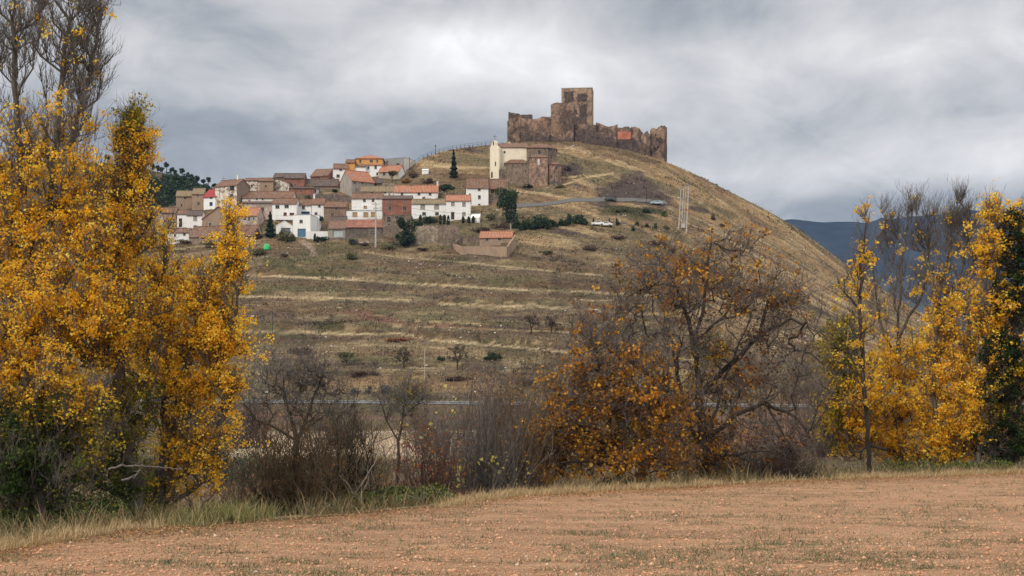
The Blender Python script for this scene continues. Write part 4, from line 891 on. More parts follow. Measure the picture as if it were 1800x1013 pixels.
# valley road guard rail
gr = empty('guard_rail', G(700, 712, 200), 0, 'long grey metal guard rail along the valley road', 'guard rail'); q = MB(); q2 = MB()
GX = np.arange(250, 1460, 14.0); GP = []
rd, RP = strip('road', [(150,706),(400,707),(650,708),(950,711),(1200,713),(1500,716)], 6.5, M_ASPHP, lo=270, step=3)
for x in GX:
    D = hitD(x, np.interp(x, [150, 400, 650, 950, 1500], [707, 708, 709.5, 712.5, 717.5]), 270)-3.0; p = W(x, 0, D); p.z = gz(p.x, p.y); GP.append(p-gr.location)
for p in GP: q.box(p.x-.06, p.x+.06, p.y, p.y+.12, p.z-.3, p.z+.8)
q.build('post', METAL, gr)
for a_, b_ in zip(GP[:-1], GP[1:]): q2.prism([(a_.x, a_.y-.06, a_.z+.5), (b_.x, b_.y-.06, b_.z+.5), (b_.x, b_.y-.01, b_.z+.5), (a_.x, a_.y-.01, a_.z+.5)], [(a_.x, a_.y-.06, a_.z+.82), (b_.x, b_.y-.06, b_.z+.82), (b_.x, b_.y-.01, b_.z+.82), (a_.x, a_.y-.01, a_.z+.82)])
q2.build('beam', METAL, gr)
def car(label, px, y, paint, heading, group=None):
    g_ = G(px, y, 322); t_ = empty('parked_car', g_+Vector((0, 0, .12)), heading, label, 'car', group)
    L, Wd = 4.2, 1.7
    prof = [(-2.1, .35), (-2.1, .75), (-2.0, .92), (-1.2, 1.0), (-.75, 1.42), (.85, 1.45), (1.55, 1.0), (2.0, .92), (2.1, .7), (2.1, .35)]
    m_ = MB(); ins = lambda z: .12 if z > 1.2 else 0
    m_.prism([(x, -Wd/2+ins(z), z) for x, z in prof], [(x, Wd/2-ins(z), z) for x, z in prof]); b_ = m_.build('body', paint, t_)
    for s_ in (-1, 1):
        y_ = s_*(Wd/2-.03); MB().prism([(-.98, y_, 1.03), (1.2, y_, 1.03), (.78, y_-s_*.06, 1.36), (-.68, y_-s_*.06, 1.36)], [(-.98, y_+s_*.04, 1.03), (1.2, y_+s_*.04, 1.03), (.78, y_-s_*.02, 1.36), (-.68, y_-s_*.02, 1.36)]).build('side_window', PANE, t_)
    MB().prism([(-1.22, -.7, 1.03), (-1.22, .7, 1.03), (-.80, .62, 1.39), (-.80, -.62, 1.39)], [(-1.26, -.7, 1.05), (-1.26, .7, 1.05), (-.84, .62, 1.41), (-.84, -.62, 1.41)]).build('windscreen', PANE, t_)
    MB().prism([(1.50, -.7, 1.06), (1.50, .7, 1.06), (.92, .62, 1.42), (.92, -.62, 1.42)], [(1.56, -.7, 1.08), (1.56, .7, 1.08), (.98, .62, 1.44), (.98, -.62, 1.44)]).build('rear_window', PANE, t_)
    for x in (-1.3, 1.3):
        for s_ in (-1, 1):
            w_ = MB().bar((x, s_*(Wd/2-.2), .32), (x, s_*(Wd/2+.02), .32), .32, n=14).build('wheel', DARKM, t_); MB().bar((x, s_*(Wd/2+.023), .32), (x, s_*(Wd/2+.04), .32), .19, n=10).build('rim', METAL, w_)
    for s_ in (-1, 1): MB().box(-2.13, -2.103, s_*.6-.15, s_*.6+.15, .66, .8).build('headlight', FRAMEW, t_)
car('pale blue car parked on the hillside road below the scree', 1154, 361, plain('pale_blue_paint', (.42, .52, .54), .3, .2, .05), 0.15)
car('dark grey car on the hillside road left of the lamp', 1073, 354.5, plain('dark_grey_paint', (.10, .11, .12), .3, .3, .05), 0.2)
car('white car parked by the small cypresses under the road', 1051, 398, plain('white_paint', (.75, .75, .74), .35, 0, .05), -.1)
car('white car half hidden by a shrub in the field', 1066, 399, plain('off_white_paint', (.66, .65, .62), .35, 0, .05), -.3)
# recycling igloo and plank
g_ = G(469, 440, 322); ig = empty('recycling_container', g_, 0, 'bright green dome shaped recycling container on the village edge', 'container')
GRN = plain('green_plastic', (.06, .50, .16), .45, 0, .1)
MB().lathe([(.95, -.1), (1.0, .1), (1.0, .9), (.92, 1.25), (.72, 1.58), (.4, 1.8), (.1, 1.86)], 16).build('body', GRN, ig, smooth=True); MB().box(-.22, .22, -.93, -.80, 1.25, 1.5).build('opening', DARKM, ig); MB().bar((0, 0, 1.8), (0, 0, 2.02), .08).build('lifting_hook', METAL, ig)
a_, b_ = G(519, 459, 322), G(541, 455, 322); d_ = b_-a_; q = MB(); u_ = d_.normalized(); n_ = Vector((-u_.y, u_.x, 0))*.22
q.prism([(-n_.x, -n_.y, .0), (d_.x-n_.x, d_.y-n_.y, d_.z), (d_.x+n_.x, d_.y+n_.y, d_.z), (n_.x, n_.y, 0)], [(-n_.x, -n_.y, .45), (d_.x-n_.x, d_.y-n_.y, d_.z+.45), (d_.x+n_.x, d_.y+n_.y, d_.z+.45), (n_.x, n_.y, .45)])
tag(q.build('stone_trough', STNP, loc=a_), 'long pale trough lying on the bank below the village', 'trough')
# wires
def wire(label, A_, B_, sag, r=.035):
    V_ = [A_.lerp(B_, i/14)-Vector((0, 0, sag*4*(i/14)*(1-i/14))) for i in range(15)]; q = MB()
    for a_, b_ in zip(V_[:-1], V_[1:]): q.bar(a_-A_, b_-A_, r, n=4)
    tag(q.build('power_line', DARKM, loc=A_), label, 'cable', 'overhead cables')
P1 = W(660.5, 358, hitD(660.5, 435, 200)); wire('overhead cable from concrete pole toward the pylon', P1+Vector((1.6, 0, .2)), W(1192, 333, 470), 6)
wire('second overhead cable just under the one toward the pylon', P1+Vector((1.2, 0, -1.4)), W(1192, 338, 470), 7)
# ================================================================= VEGETATION
WOOD_G = barkm('grey_bark', (.055, .045, .038), (.17, .145, .12)); WOOD_D = barkm('dark_bark', (.022, .017, .014), (.085, .066, .052))
WOOD_P = barkm('pale_bark', (.13, .11, .09), (.33, .29, .24)); WOOD_V = barkm('purple_brown_twigs', (.05, .034, .030), (.13, .092, .082)); WOOD_S = barkm('silvery_twigs', (.065, .054, .048), (.22, .19, .17)); WOOD_O = barkm('olive_brown_twigs', (.06, .045, .028), (.17, .12, .07))
LEAF = leafm('leaves', .52); LEAFD = leafm('evergreen_leaves', .12); GRASS = leafm('grass_blades', .25)
PAL = {'gold': [(.95, .58, .04), (.95, .50, .025), (.95, .70, .12), (.86, .42, .02)],
       'orange': [(.60, .27, .03), (.40, .165, .02), (.72, .40, .05), (.24, .11, .02), (.15, .075, .025)],
       'rust': [(.25, .10, .03), (.16, .065, .025), (.33, .14, .03), (.10, .05, .03)],
       'yg': [(.40, .30, .03), (.22, .21, .03), (.62, .40, .03), (.13, .15, .03)],
       'green': [(.055, .095, .02), (.035, .065, .018), (.09, .13, .025), (.20, .20, .03)],
       'dgreen': [(.022, .045, .015), (.03, .06, .018), (.015, .03, .012)],
       'spruce': [(.012, .030, .018), (.018, .042, .024)],
       'pine': [(.030, .058, .022), (.045, .080, .026), (.022, .042, .018)],
       'pale': [(.78, .66, .20), (.70, .52, .12), (.62, .55, .2)], 'red': [(.28, .08, .035), (.20, .06, .03), (.36, .16, .05)],
       'olive': [(.10, .105, .04), (.075, .08, .035), (.14, .13, .05)], 'grey': [(.10, .11, .085), (.075, .085, .065)],
       'brown': [(.10, .065, .045), (.07, .045, .035), (.14, .09, .055)], 'yello': [(.55, .36, .03), (.38, .28, .04), (.20, .2, .04)]}
PAL = {k: np.array(v) for k, v in PAL.items()}
def tubes(chains, ks=None):
    "chains: list of (P[n,3], r[n]) -> V, quads"
    Vs, Qs, off = [], [], 0
    for P, r in chains:
        n = len(P)
        if n < 2: continue
        k = 7 if r[0] > .06 else (5 if r[0] > .02 else 3)
        T_ = np.gradient(P, axis=0); T_ /= np.linalg.norm(T_, axis=1)[:, None]+1e-9
        ref = np.array((.23, .91, .11)) if abs(T_[0, 1]) < .8 else np.array((1., 0, 0))
        U = np.cross(T_, ref); U /= np.linalg.norm(U, axis=1)[:, None]+1e-9; Wv = np.cross(T_, U)
        a = np.arange(k)*2*np.pi/k
        ring = P[:, None]+(U[:, None]*np.cos(a)[None, :, None]+Wv[:, None]*np.sin(a)[None, :, None])*r[:, None, None]
        Vs.append(ring.reshape(-1, 3)); i = np.arange(n-1)[:, None]*k+off; j = np.arange(k)[None]; j2 = (j+1) % k
        Qs.append(np.stack([i+j, i+j2, i+k+j2, i+k+j], -1).reshape(-1, 4)); off += n*k
    return (np.concatenate(Vs), np.concatenate(Qs)) if Vs else (np.zeros((0, 3)), np.zeros((0, 4), int))
def unit(v): return v/(np.linalg.norm(v, axis=-1, keepdims=True)+1e-9)
def twigs(P0, Dr, L, r0, g, nseg=3, bend=.35, up=.25, k=3):
    "batch of thin curved twigs; returns V, Q and centreline points [M, nseg+1, 3]"
    M = len(P0); pts = [P0]; d = unit(Dr); st = (L/nseg)[:, None]
    for i in range(nseg):
        d = unit(d+g.normal(0, bend/nseg**.5, (M, 3))+np.array((0, 0, up/nseg))); pts.append(pts[-1]+d*st)
    C = np.stack(pts, 1)                       # M, n+1, 3
    rr = np.asarray(r0)*np.ones(M); rad = rr[:, None]*np.linspace(1, .35, nseg+1)[None]
    T_ = unit(C[:, -1]-C[:, 0]); ref = np.where(np.abs(T_[:, 2:3]) > .8, np.array([[1., .2, 0]]), np.array([[0, .1, 1.]])); U = unit(np.cross(T_, ref)); Wv = np.cross(T_, U)
    a = np.arange(k)*2*np.pi/k
    off = U[:, None]*np.cos(a)[None, :, None]+Wv[:, None]*np.sin(a)[None, :, None]
    V = C[:, :, None]+off[:, None]*rad[:, :, None, None]; n = nseg+1
    b = (np.arange(M)*n*k)[:, None, None]; i = np.arange(nseg)[None, :, None]*k; j = np.arange(k)[None, None]; j2 = (j+1) % k
    Q = np.stack([b+i+j, b+i+j2, b+i+k+j2, b+i+k+j], -1).reshape(-1, 4)
    return V.reshape(-1, 3), Q, C
def leaf_cards(P, size, colr, g, droop=.0, wide=.8):
    "small folded leaf faces: 4 corners each"
    M = len(P); a = unit(g.normal(0, 1, (M, 3))+np.array((0, 0, -droop))); b = unit(np.cross(a, g.normal(0, 1, (M, 3)))); s = (size*g.uniform(.6, 1.25, M))[:, None]
    n = np.cross(a, b)*s*.22
    V = np.stack([P-a*s*.5, P+b*s*.5*wide+n, P+a*s*.5, P-b*s*.5*wide+n], 1).reshape(-1, 3)
    F_ = np.arange(M*4).reshape(M, 4); T3 = np.concatenate([F_[:, [0, 1, 2]], F_[:, [0, 2, 3]]])
    return V, T3, np.repeat(colr, 4, 0)
def pick(pal, n, g, var=.18, cl=None):
    p = PAL[pal]; i = g.integers(0, len(p), n) if cl is None else np.clip((cl*len(p)+g.normal(0, .7, n)).astype(int), 0, len(p)-1)
    return np.clip(p[i]*(1+g.normal(0, var, (n, 1))), .004, .95)
def merge(parts):
    V, Fc, off = [], [], 0
    for v, f in parts: V.append(v); Fc.append(f+off); off += len(v)
    return np.concatenate(V), np.concatenate(Fc)
def grow(name, label, cat, D, base, limbs, blobs, wood, seed, up=1.0, tip=.011, tw_len=.5, tw_n=5, leaf=.09, rmax=.3, step=.35, depthk=.8, sub=4, group=None, sink=.3, power=.48, twr=.0045, dj=None, minr=.006, blob_up=.25, loose=.16, clump=14, csig=.085, dens=1.0, gam=.8, sprd=.75, twig_wood=None):
    """tree at distance D. base/limbs/blobs are outlines in photo pixels, turned into metres at that distance; blobs:
    (cx, cy, rx, ry, n attractors, leaves per attractor, palette [, depth offset m])"""
    g = np.random.default_rng(seed); k = D/F
    o = np.array(((base[0]-CX)*k, D, float(hz(base[0], D))))
    def L(x, y, dy=0.0): return np.array(((x-CX)*k-o[0], dy, CZ+(HY-y)*k-o[2]))
    pos = []; par = []
    for li, limb in enumerate(limbs):
        P = [L(p[0], p[1], p[2] if len(p) > 2 else 0) for p in limb]
        if li == 0: P[0] = np.array((P[0][0], P[0][1], -sink)); prev = -1
        else: prev = int(np.argmin(np.linalg.norm(np.array(pos)-P[0], axis=1)))
        start = 0 if li == 0 else 1
        if li == 0: pos.append(P[0]); par.append(-1); prev = 0; start = 1
        for q in range(start, len(P)):
            a = pos[prev] if q == start else P[q-1]; b = P[q]; n = max(1, int(np.linalg.norm(b-a)/step))
            for i in range(1, n+1):
                pt = a+(b-a)*i/n+(g.normal(0, .035, 3) if i < n else 0); pos.append(pt); par.append(prev); prev = len(pos)-1
    A = []; info = []
    for bi, bl in enumerate(blobs):
        cx, cy, rx, ry, n, lv, pal = bl[:7]; dy = bl[7] if len(bl) > 7 else 0
        u_ = unit(g.normal(0, 1, (n, 3)))*(g.uniform(0, 1, (n, 1))**.42)
        P = np.stack([cx+u_[:, 0]*rx, cy+u_[:, 2]*ry], -1)
        rk = min(rx, ry*1.3)*k*depthk
        for q in range(n): A.append(L(P[q, 0], P[q, 1], u_[q, 1]*rk+dy)); info.append((lv, pal))
    A = np.array(A); order = np.argsort(np.min(np.linalg.norm(A[:, None]-np.array(pos)[None, ::4], axis=2), axis=1))
    cap_ = len(pos)+len(A)*60; PA = np.zeros((cap_, 3)); PA[:len(pos)] = pos; npos = len(pos); tips = []
    for ai in order:
        a = A[ai]; dv = a-PA[:npos]; dist = np.linalg.norm(dv, axis=1)+1e-6
        cost = dist+up*np.maximum(0, .55*dist-dv[:, 2])
        b = int(np.argmin(cost)); p = PA[b]; d = a-p; n = max(1, min(40, int(dist[b]/step)))
        ctrl = p+np.array((d[0]*.55, d[1]*.55, d[2]*.32))+g.normal(0, .05*dist[b], 3); prev = b
        for i in range(1, n+1):
            f = i/n; pt = p*(1-f)**2+ctrl*2*f*(1-f)+a*f*f+(g.normal(0, .02*min(dist[b], 1.5), 3) if i < n else 0)
            PA[npos] = pt; par.append(prev); prev = npos; npos += 1
        tips.append((prev, ai))
    PA = PA[:npos]; par = np.array(par); cnt = np.zeros(npos)
    for t_, ai in tips: cnt[t_] += 1
    for i in range(npos-1, 0, -1): cnt[par[i]] += cnt[i]
    rad = np.minimum(tip*np.maximum(cnt, .5)**power, rmax); rad = np.maximum(rad, minr)
    ch = [[] for _ in range(npos)]
    for i in range(1, npos): ch[par[i]].append(i)
    chains = []; stack = [(0, -1)]
    while stack:
        s0, pr = stack.pop(); idx_ = ([pr] if pr >= 0 else [])+[s0]; c = s0
        while ch[c]:
            m = max(ch[c], key=lambda q: cnt[q]); 
            for q in ch[c]:
                if q != m: stack.append((q, c))
            idx_.append(m); c = m
        r_ = rad[idx_].copy()
        if pr >= 0: r_[0] = min(r_[0], r_[1]*1.25)
        chains.append((PA[idx_], r_))
    V1, Q1 = tubes(chains)
    # root flare
    # fine twigs
    ti = np.array([t_[0] for t_ in tips]); ai = np.array([t_[1] for t_ in tips]); dirs = unit(PA[ti]-PA[par[ti]])
    rep = np.repeat(np.arange(len(ti)), tw_n); P0 = PA[ti[rep]]-dirs[rep]*g.uniform(0, .5, (len(rep), 1))*tw_len
    Dr = dirs[rep]*.6+unit(g.normal(0, 1, (len(rep), 3)))*sprd+np.array((0, 0, blob_up)); Ls = tw_len*g.uniform(.5, 1.3, len(rep))
    V2, Q2, C = twigs(P0, Dr, Ls, twr*1.5, g, 3); parts = [(V2, Q2)]; CC = C.reshape(-1, 3)
    owner = np.repeat(rep, 4)
    if sub:
        s_ = np.repeat(np.arange(len(rep)), sub); f = g.integers(1, 4, len(s_)); P3 = C[s_, f]; d3 = unit(C[s_, f]-C[s_, f-1])*.8+g.normal(0, .73*sprd, (len(s_), 3))+np.array((0, 0, blob_up))
        V3, Q3, C3 = twigs(P3, d3, Ls[s_]*.5, twr, g, 2, k=3); parts.append((V3, Q3)); CC = np.concatenate([CC, C3.reshape(-1, 3)]); owner = np.concatenate([owner, np.repeat(rep[s_], 3)])
    V, Q = merge(parts)
    th = empty(name, o, 0, label, cat, group)
    link('trunk', mesh_np(name+'_wood', V1, Q1, wood, None, True), th); link('twigs', mesh_np(name+'_twigs', V, Q, twig_wood or wood, None, True), th)
    # leaves round the twig nodes of each attractor
    LV, LT, LC, off = [], [], [], 0
    for pal in sorted({i[1] for i in info}):
        lv = np.array([info[a][0] if info[a][1] == pal else 0 for a in ai]); cl = g.uniform(0, 1, len(ai)); w_ = lv[owner]; tot = int(lv.sum()*dens)
        if tot < 1: continue
        w_ = w_*g.gamma(gam, 1, len(ai))[owner]; nc = max(1, tot//clump); pc = g.choice(len(CC), nc, p=w_/w_.sum()); ci = g.choice(nc, tot, p=g.dirichlet(np.full(nc, 1.5)))
        ctr = CC[pc]+g.normal(0, loose*.6, (nc, 3)); pk = pc[ci]; P = ctr[ci]+g.normal(0, csig, (tot, 3))*np.array((1, 1, .75))
        v, t3, c = leaf_cards(P, np.full(tot, leaf), pick(pal, tot, g, .16, cl[owner[pk]] if pal not in ('gold',) else None), g); LV.append(v); LT.append(t3+off); LC.append(c); off += len(v)
    if LV: link('crown', mesh_np(name+'_leaves', np.concatenate(LV), np.concatenate(LT), LEAF, np.concatenate(LC)), th)
    return th
# ---- the golden poplars on the left
PT = 'poplar_tree'
grow(PT, 'tall golden poplar at the left edge with a bare upper crown', 'tree', 35.0, (75, 925),
 [[(75,925),(70,820),(62,700),(60,590),(56,480),(44,380),(34,250),(26,120),(20,-70)],
  [(60,560),(78,440),(92,340),(104,200),(118,60),(130,-80)], [(56,470),(20,380),(-10,240),(-30,60)],
  [(92,340),(130,240),(158,130),(176,20)], [(66,700),(110,640),(150,560,.5),(185,480,.8)], [(66,720),(20,620,-.5),(-40,520,-.8),(-80,420)], [(72,830),(120,760,-.6),(150,720,-1)], [(60,600),(110,520),(140,450),(165,380)],
  [(70,850),(20,800,-.8),(-40,760,-1)]],
 [(60,40,100,150,190,2,'gold'), (150,100,42,110,90,2.5,'gold'), (165,20,26,60,26,1,'gold'), (-20,100,60,150,70,2,'gold'), (95,240,80,60,60,22,'gold'), (40,260,70,60,40,16,'gold'), (150,170,36,60,26,4,'gold'),
  (95,330,95,75,85,62,'gold'), (-10,380,80,110,60,70,'gold'), (60,450,130,80,110,95,'gold'), (150,430,70,70,45,80,'gold'), (30,580,150,90,130,105,'gold',-.3), (160,560,70,80,55,80,'gold'), (60,690,150,60,85,85,'gold',-.4), (60,735,140,45,55,70,'yg',-.3),
  (70,810,140,75,95,85,'green',-.3), (-20,820,80,80,40,80,'green',-.5), (40,880,130,30,30,50,'green'), (160,800,60,70,40,70,'yg')],
 WOOD_G, 101, dens=1.02, gam=1.4, twr=.0055, up=1.6, power=.43, blob_up=.9, sprd=.5, twig_wood=WOOD_S, leaf=.074, tw_len=.55, tw_n=5, sub=3, tip=.0095, rmax=.2, loose=.15)
grow(PT, 'slender golden poplar with a narrow greenish top, second from left', 'tree', 36.0, (245, 922),
 [[(245,925),(232,830),(216,740),(207,650),(210,560),(222,460),(230,380),(236,300),(240,215)], [(210,570),(180,480),(160,400),(150,330)], [(222,460),(262,390),(280,330)], [(216,730),(260,640,.4),(300,560,.6)], [(226,320),(218,260),(212,215)], [(212,640),(170,580,-.4),(130,520,-.6)]],
 [(236,235,22,42,40,30,'yg'), (222,262,28,30,22,36,'gold'), (250,270,20,34,18,34,'gold'), (228,315,34,40,34,34,'gold'), (205,350,40,40,26,60,'gold'), (246,270,22,40,24,40,'gold'), (222,340,36,46,34,40,'gold'), (180,385,44,50,28,75,'gold'), (190,450,80,60,60,90,'gold'), (225,400,60,60,45,85,'gold'), (266,385,30,40,14,9,'gold'), (230,540,90,70,85,75,'gold'), (210,630,90,60,62,75,'gold'), (150,600,60,60,35,70,'gold'),
  (215,710,80,50,42,70,'yg'), (190,790,70,60,42,80,'green'), (215,850,70,45,40,70,'green'), (225,770,46,40,24,60,'yg')],
 WOOD_G, 102, dens=.92, gam=1.1, blob_up=.7, sprd=.55, power=.44, up=1.2, leaf=.072, tw_len=.5, tw_n=5, sub=3, tip=.0115, rmax=.2, loose=.14)
grow(PT, 'leaning golden poplar with several low stems beside the green grass patch', 'tree', 37.0, (278, 908),
 [[(278,912),(282,850),(292,790),(310,720),(330,640),(350,560),(372,490),(392,440),(402,392)], [(284,840),(330,790),(375,752),(420,712)], [(292,800),(290,700),(288,600),(282,500),(290,420)], [(300,760),(350,690),(392,630),(415,560),(425,490)], [(286,860),(340,830),(385,822)], [(278,890),(330,868),(352,850),(372,820)], [(290,790),(250,700,.4),(255,600,.6)]],
 [(404,415,15,40,20,45,'gold'), (398,465,28,40,26,60,'gold'), (380,500,40,30,20,60,'gold'), (424,490,12,30,10,50,'gold'), (285,430,30,36,16,14,'gold'), (290,500,50,45,36,55,'gold'), (370,540,56,50,56,85,'gold'), (330,600,80,50,70,85,'gold'), (390,610,46,60,46,85,'gold'), (290,640,60,50,46,70,'gold'), (350,690,75,45,56,80,'gold'), (400,690,34,34,22,45,'gold'), (330,760,70,45,40,50,'gold'), (290,730,50,40,22,50,'yg'), (380,790,44,30,20,36,'gold'), (330,800,75,46,46,50,'gold'), (320,855,70,34,30,40,'gold'), (270,860,50,40,24,36,'yg'), (395,830,25,30,8,16,'gold')],
 WOOD_G, 103, dens=.95, gam=1.0, blob_up=.6, sprd=.6, power=.44, up=.8, leaf=.074, tw_len=.5, tw_n=5, sub=3, tip=.0115, rmax=.17, loose=.15)
# ---- the big walnut in the centre, and its orange neighbour
grow('walnut_tree', 'large spreading walnut with mostly bare crooked limbs and rusty leaf tufts', 'tree', 55.0, (1240, 842),
 [[(1240,842),(1238,780),(1230,720),(1226,650),(1222,600)], [(1225,650),(1212,570),(1188,500),(1155,450),(1118,415)], [(1222,610),(1238,530),(1246,450),(1250,402)], [(1234,770),(1290,730),(1345,708),(1400,735),(1442,790)], [(1230,700),(1285,640),(1335,590),(1390,560),(1450,590)],
  [(1232,740),(1190,690,.5),(1130,650,.8),(1060,590,.8)], [(1236,790),(1180,770,-.5),(1110,750,-.8),(1040,770,-1)], [(1335,590),(1350,530),(1370,470)], [(1188,500),(1150,500),(1105,520)], [(1345,708),(1380,770),(1400,820)], [(1222,600),(1270,560),(1300,500)], [(1234,800),(1290,800,-.6),(1350,790,-1)],
  [(1238,800),(1210,740,.3),(1190,640,.4),(1170,560,.4)], [(1238,790),(1262,700,-.4),(1290,620,-.5),(1320,540,-.5)]],
 [(1240,480,120,75,110,14,'orange'), (1140,500,90,60,80,9,'orange'), (1340,520,95,65,95,9,'orange'), (1230,560,150,80,110,5,'rust'), (1390,590,70,70,75,2,'rust'), (1300,430,50,30,24,6,'orange'), (1370,535,40,20,16,20,'orange'), (1420,680,46,60,45,.5,'rust'), (1170,620,100,70,80,10,'orange'), (1300,660,90,70,80,6,'rust'), (1080,580,70,60,60,8,'orange'),
  (1240,710,110,60,70,16,'orange'), (1255,620,34,30,16,26,'yello'), (1330,770,90,50,70,8,'rust'), (1400,770,50,50,45,1,'rust'), (1240,790,90,45,55,40,'orange'), (1240,830,60,22,22,46,'orange')],
 WOOD_D, 104, dens=.8, clump=5, csig=.11, up=.35, leaf=.13, tw_len=.8, tw_n=4, sub=3, tip=.0095, rmax=.17, loose=.2, twr=.0065, minr=.009, step=.4, power=.45, depthk=1.1, twig_wood=WOOD_S, sprd=.8)
grow('walnut_tree', 'low bushy walnut thick with orange leaves left of the large bare one', 'tree', 51.0, (1090, 852),
 [[(1090,855),(1085,800),(1070,740),(1060,680),(1050,620)], [(1086,810),(1040,760),(1000,740),(950,740)], [(1086,820),(1140,760),(1170,700),(1175,640)], [(1070,740),(1020,690),(990,640)], [(1088,830),(1010,810,-.6),(940,810,-1)], [(1088,830),(1150,800,-.5),(1190,780,-.8)]],
 [(1060,640,70,50,60,32,'orange'), (1130,650,60,50,40,26,'orange'), (1000,680,50,50,38,26,'orange'), (1060,720,100,60,90,70,'orange'), (1150,730,60,60,48,60,'orange'), (970,760,60,50,50,66,'orange'), (1050,800,110,50,80,75,'orange'), (930,820,44,34,26,64,'orange'), (1170,810,60,34,34,62,'orange'), (1110,765,40,24,18,70,'yello'), (1030,590,50,40,26,10,'rust')],
 WOOD_D, 105, dens=.5, twig_wood=WOOD_S, power=.44, clump=7, csig=.12, up=.4, leaf=.135, tw_len=.65, tw_n=6, sub=3, tip=.0095, rmax=.14, loose=.2, twr=.0065, minr=.01, step=.4)
# ---- right hand poplars
grow(PT, 'thin straight young poplar with few leaves, leftmost of the right group', 'tree', 59.0, (1531, 828),
 [[(1532,832),(1524,740),(1517,650),(1512,560),(1513,480),(1519,420),(1524,385)]],
 [(1512,470,36,60,44,5,'gold'), (1490,500,26,40,12,6,'gold'), (1520,400,14,40,16,5,'gold'), (1508,580,42,60,40,5,'gold'), (1515,680,40,50,24,7,'gold')],
 WOOD_D, 106, twig_wood=WOOD_S, sprd=.5, blob_up=.8, gam=1.1, dens=1.35, clump=11, csig=.11, power=.44, up=1.6, leaf=.13, tw_len=.55, tw_n=4, sub=3, tip=.012, rmax=.10, twr=.006, minr=.009)
grow(PT, 'golden poplar with bare spiky top behind the thin young one', 'tree', 63.0, (1586, 822),
 [[(1586,826),(1582,740),(1580,660),(1578,580),(1584,500),(1590,420),(1600,350)], [(1580,640),(1545,560),(1535,480),(1540,400)], [(1580,600),(1620,520),(1632,440),(1630,380)], [(1584,760),(1530,700),(1490,660)], [(1583,740),(1640,680),(1660,600)], [(1585,800),(1520,780,-.6),(1480,760,-.6)]],
 [(1606,390,20,56,60,.6,'gold'), (1562,410,22,66,60,.8,'gold'), (1636,415,22,62,54,.8,'gold'), (1590,500,60,60,60,5,'gold'), (1545,560,60,60,46,9,'gold'), (1480,640,46,80,80,52,'yg'), (1490,700,50,90,70,44,'gold'), (1560,680,90,65,110,36,'gold'), (1590,800,90,24,40,40,'gold'), (1475,750,44,60,50,44,'yg'), (1530,760,80,50,80,40,'gold'), (1600,770,60,50,50,40,'gold'), (1475,590,30,40,24,18,'yello'), (1500,800,50,26,22,28,'gold'), (1620,640,50,60,40,20,'gold')],
 WOOD_G, 107, twig_wood=WOOD_S, sprd=.5, blob_up=.8, gam=1.1, dens=1.35, clump=11, csig=.11, power=.44, up=1.4, leaf=.115, tw_len=.6, tw_n=5, sub=3, tip=.0082, rmax=.12, twr=.006, minr=.009)
grow(PT, 'golden poplar with forked trunk in the middle of the right group', 'tree', 61.0, (1655, 825),
 [[(1655,830),(1650,760),(1640,690),(1645,600),(1652,520),(1668,440),(1682,360)], [(1645,640),(1672,560),(1692,470),(1700,380)], [(1652,780),(1690,720),(1715,650),(1730,570)], [(1648,720),(1610,640),(1600,560)], [(1654,800),(1700,770,-.6),(1730,760,-.6)]],
 [(1686,385,20,54,64,.6,'gold'), (1664,420,20,60,46,.8,'gold'), (1704,430,24,70,56,3,'gold'), (1652,500,36,60,44,6,'gold'), (1660,805,80,24,40,40,'gold'), (1680,550,56,60,70,18,'gold'), (1640,620,60,60,60,24,'gold'), (1700,640,56,60,62,34,'gold'), (1670,710,76,50,80,45,'gold'), (1690,770,66,40,56,45,'gold'), (1640,780,60,36,36,40,'gold')],
 WOOD_G, 108, twig_wood=WOOD_S, sprd=.5, blob_up=.8, gam=1.1, dens=1.35, clump=11, csig=.11, power=.44, up=1.4, leaf=.115, tw_len=.6, tw_n=5, sub=3, tip=.0082, rmax=.12, twr=.006, minr=.009)
grow(PT, 'golden poplar leaning right with leafy tip before the ivy clad tree', 'tree', 60.0, (1722, 828),
 [[(1722,832),(1720,760),(1715,680),(1722,600),(1732,500),(1742,420),(1748,360)], [(1718,640),(1750,560),(1770,480)], [(1720,720),(1690,640),(1685,560)]],
 [(1744,385,22,40,36,18,'gold'), (1735,450,36,50,44,34,'gold'), (1725,540,50,60,56,34,'gold'), (1735,640,44,60,44,34,'gold'), (1720,730,46,60,44,36,'gold')],
 WOOD_G, 109, twig_wood=WOOD_S, sprd=.5, blob_up=.8, gam=1.1, dens=1.35, clump=11, csig=.11, power=.44, up=1.4, leaf=.115, tw_len=.6, tw_n=5, sub=3, tip=.0085, rmax=.12, twr=.006, minr=.009)
grow(PT, 'thick dark tree wrapped in ivy at the right edge', 'tree', 60.0, (1782, 830),
 [[(1782,834),(1780,740),(1778,640),(1784,540),(1790,450),(1792,380)], [(1780,640),(1740,520),(1770,420)], [(1780,600),(1830,520),(1850,420)], [(1788,480),(1730,470),(1690,480)], [(1781,700),(1740,640)], [(1781,720),(1830,660)]],
 [(1785,430,34,60,50,60,'dgreen'), (1785,540,36,70,66,60,'dgreen'), (1775,560,40,80,40,40,'green'), (1770,650,44,70,66,80,'dgreen'), (1765,760,46,60,56,60,'dgreen'), (1770,700,46,90,50,40,'yg'), (1800,400,50,50,40,30,'gold'), (1840,520,60,80,70,45,'gold'), (1755,480,30,50,26,24,'gold'), (1830,660,60,80,60,50,'gold'), (1755,600,30,60,24,26,'gold'), (1820,780,50,50,40,60,'green'), (1795,600,20,60,16,24,'gold',-1.2)],
 WOOD_D, 110, up=1.0, leaf=.115, tw_len=.5, tw_n=5, sub=3, tip=.013, rmax=.2, twr=.006, minr=.009)
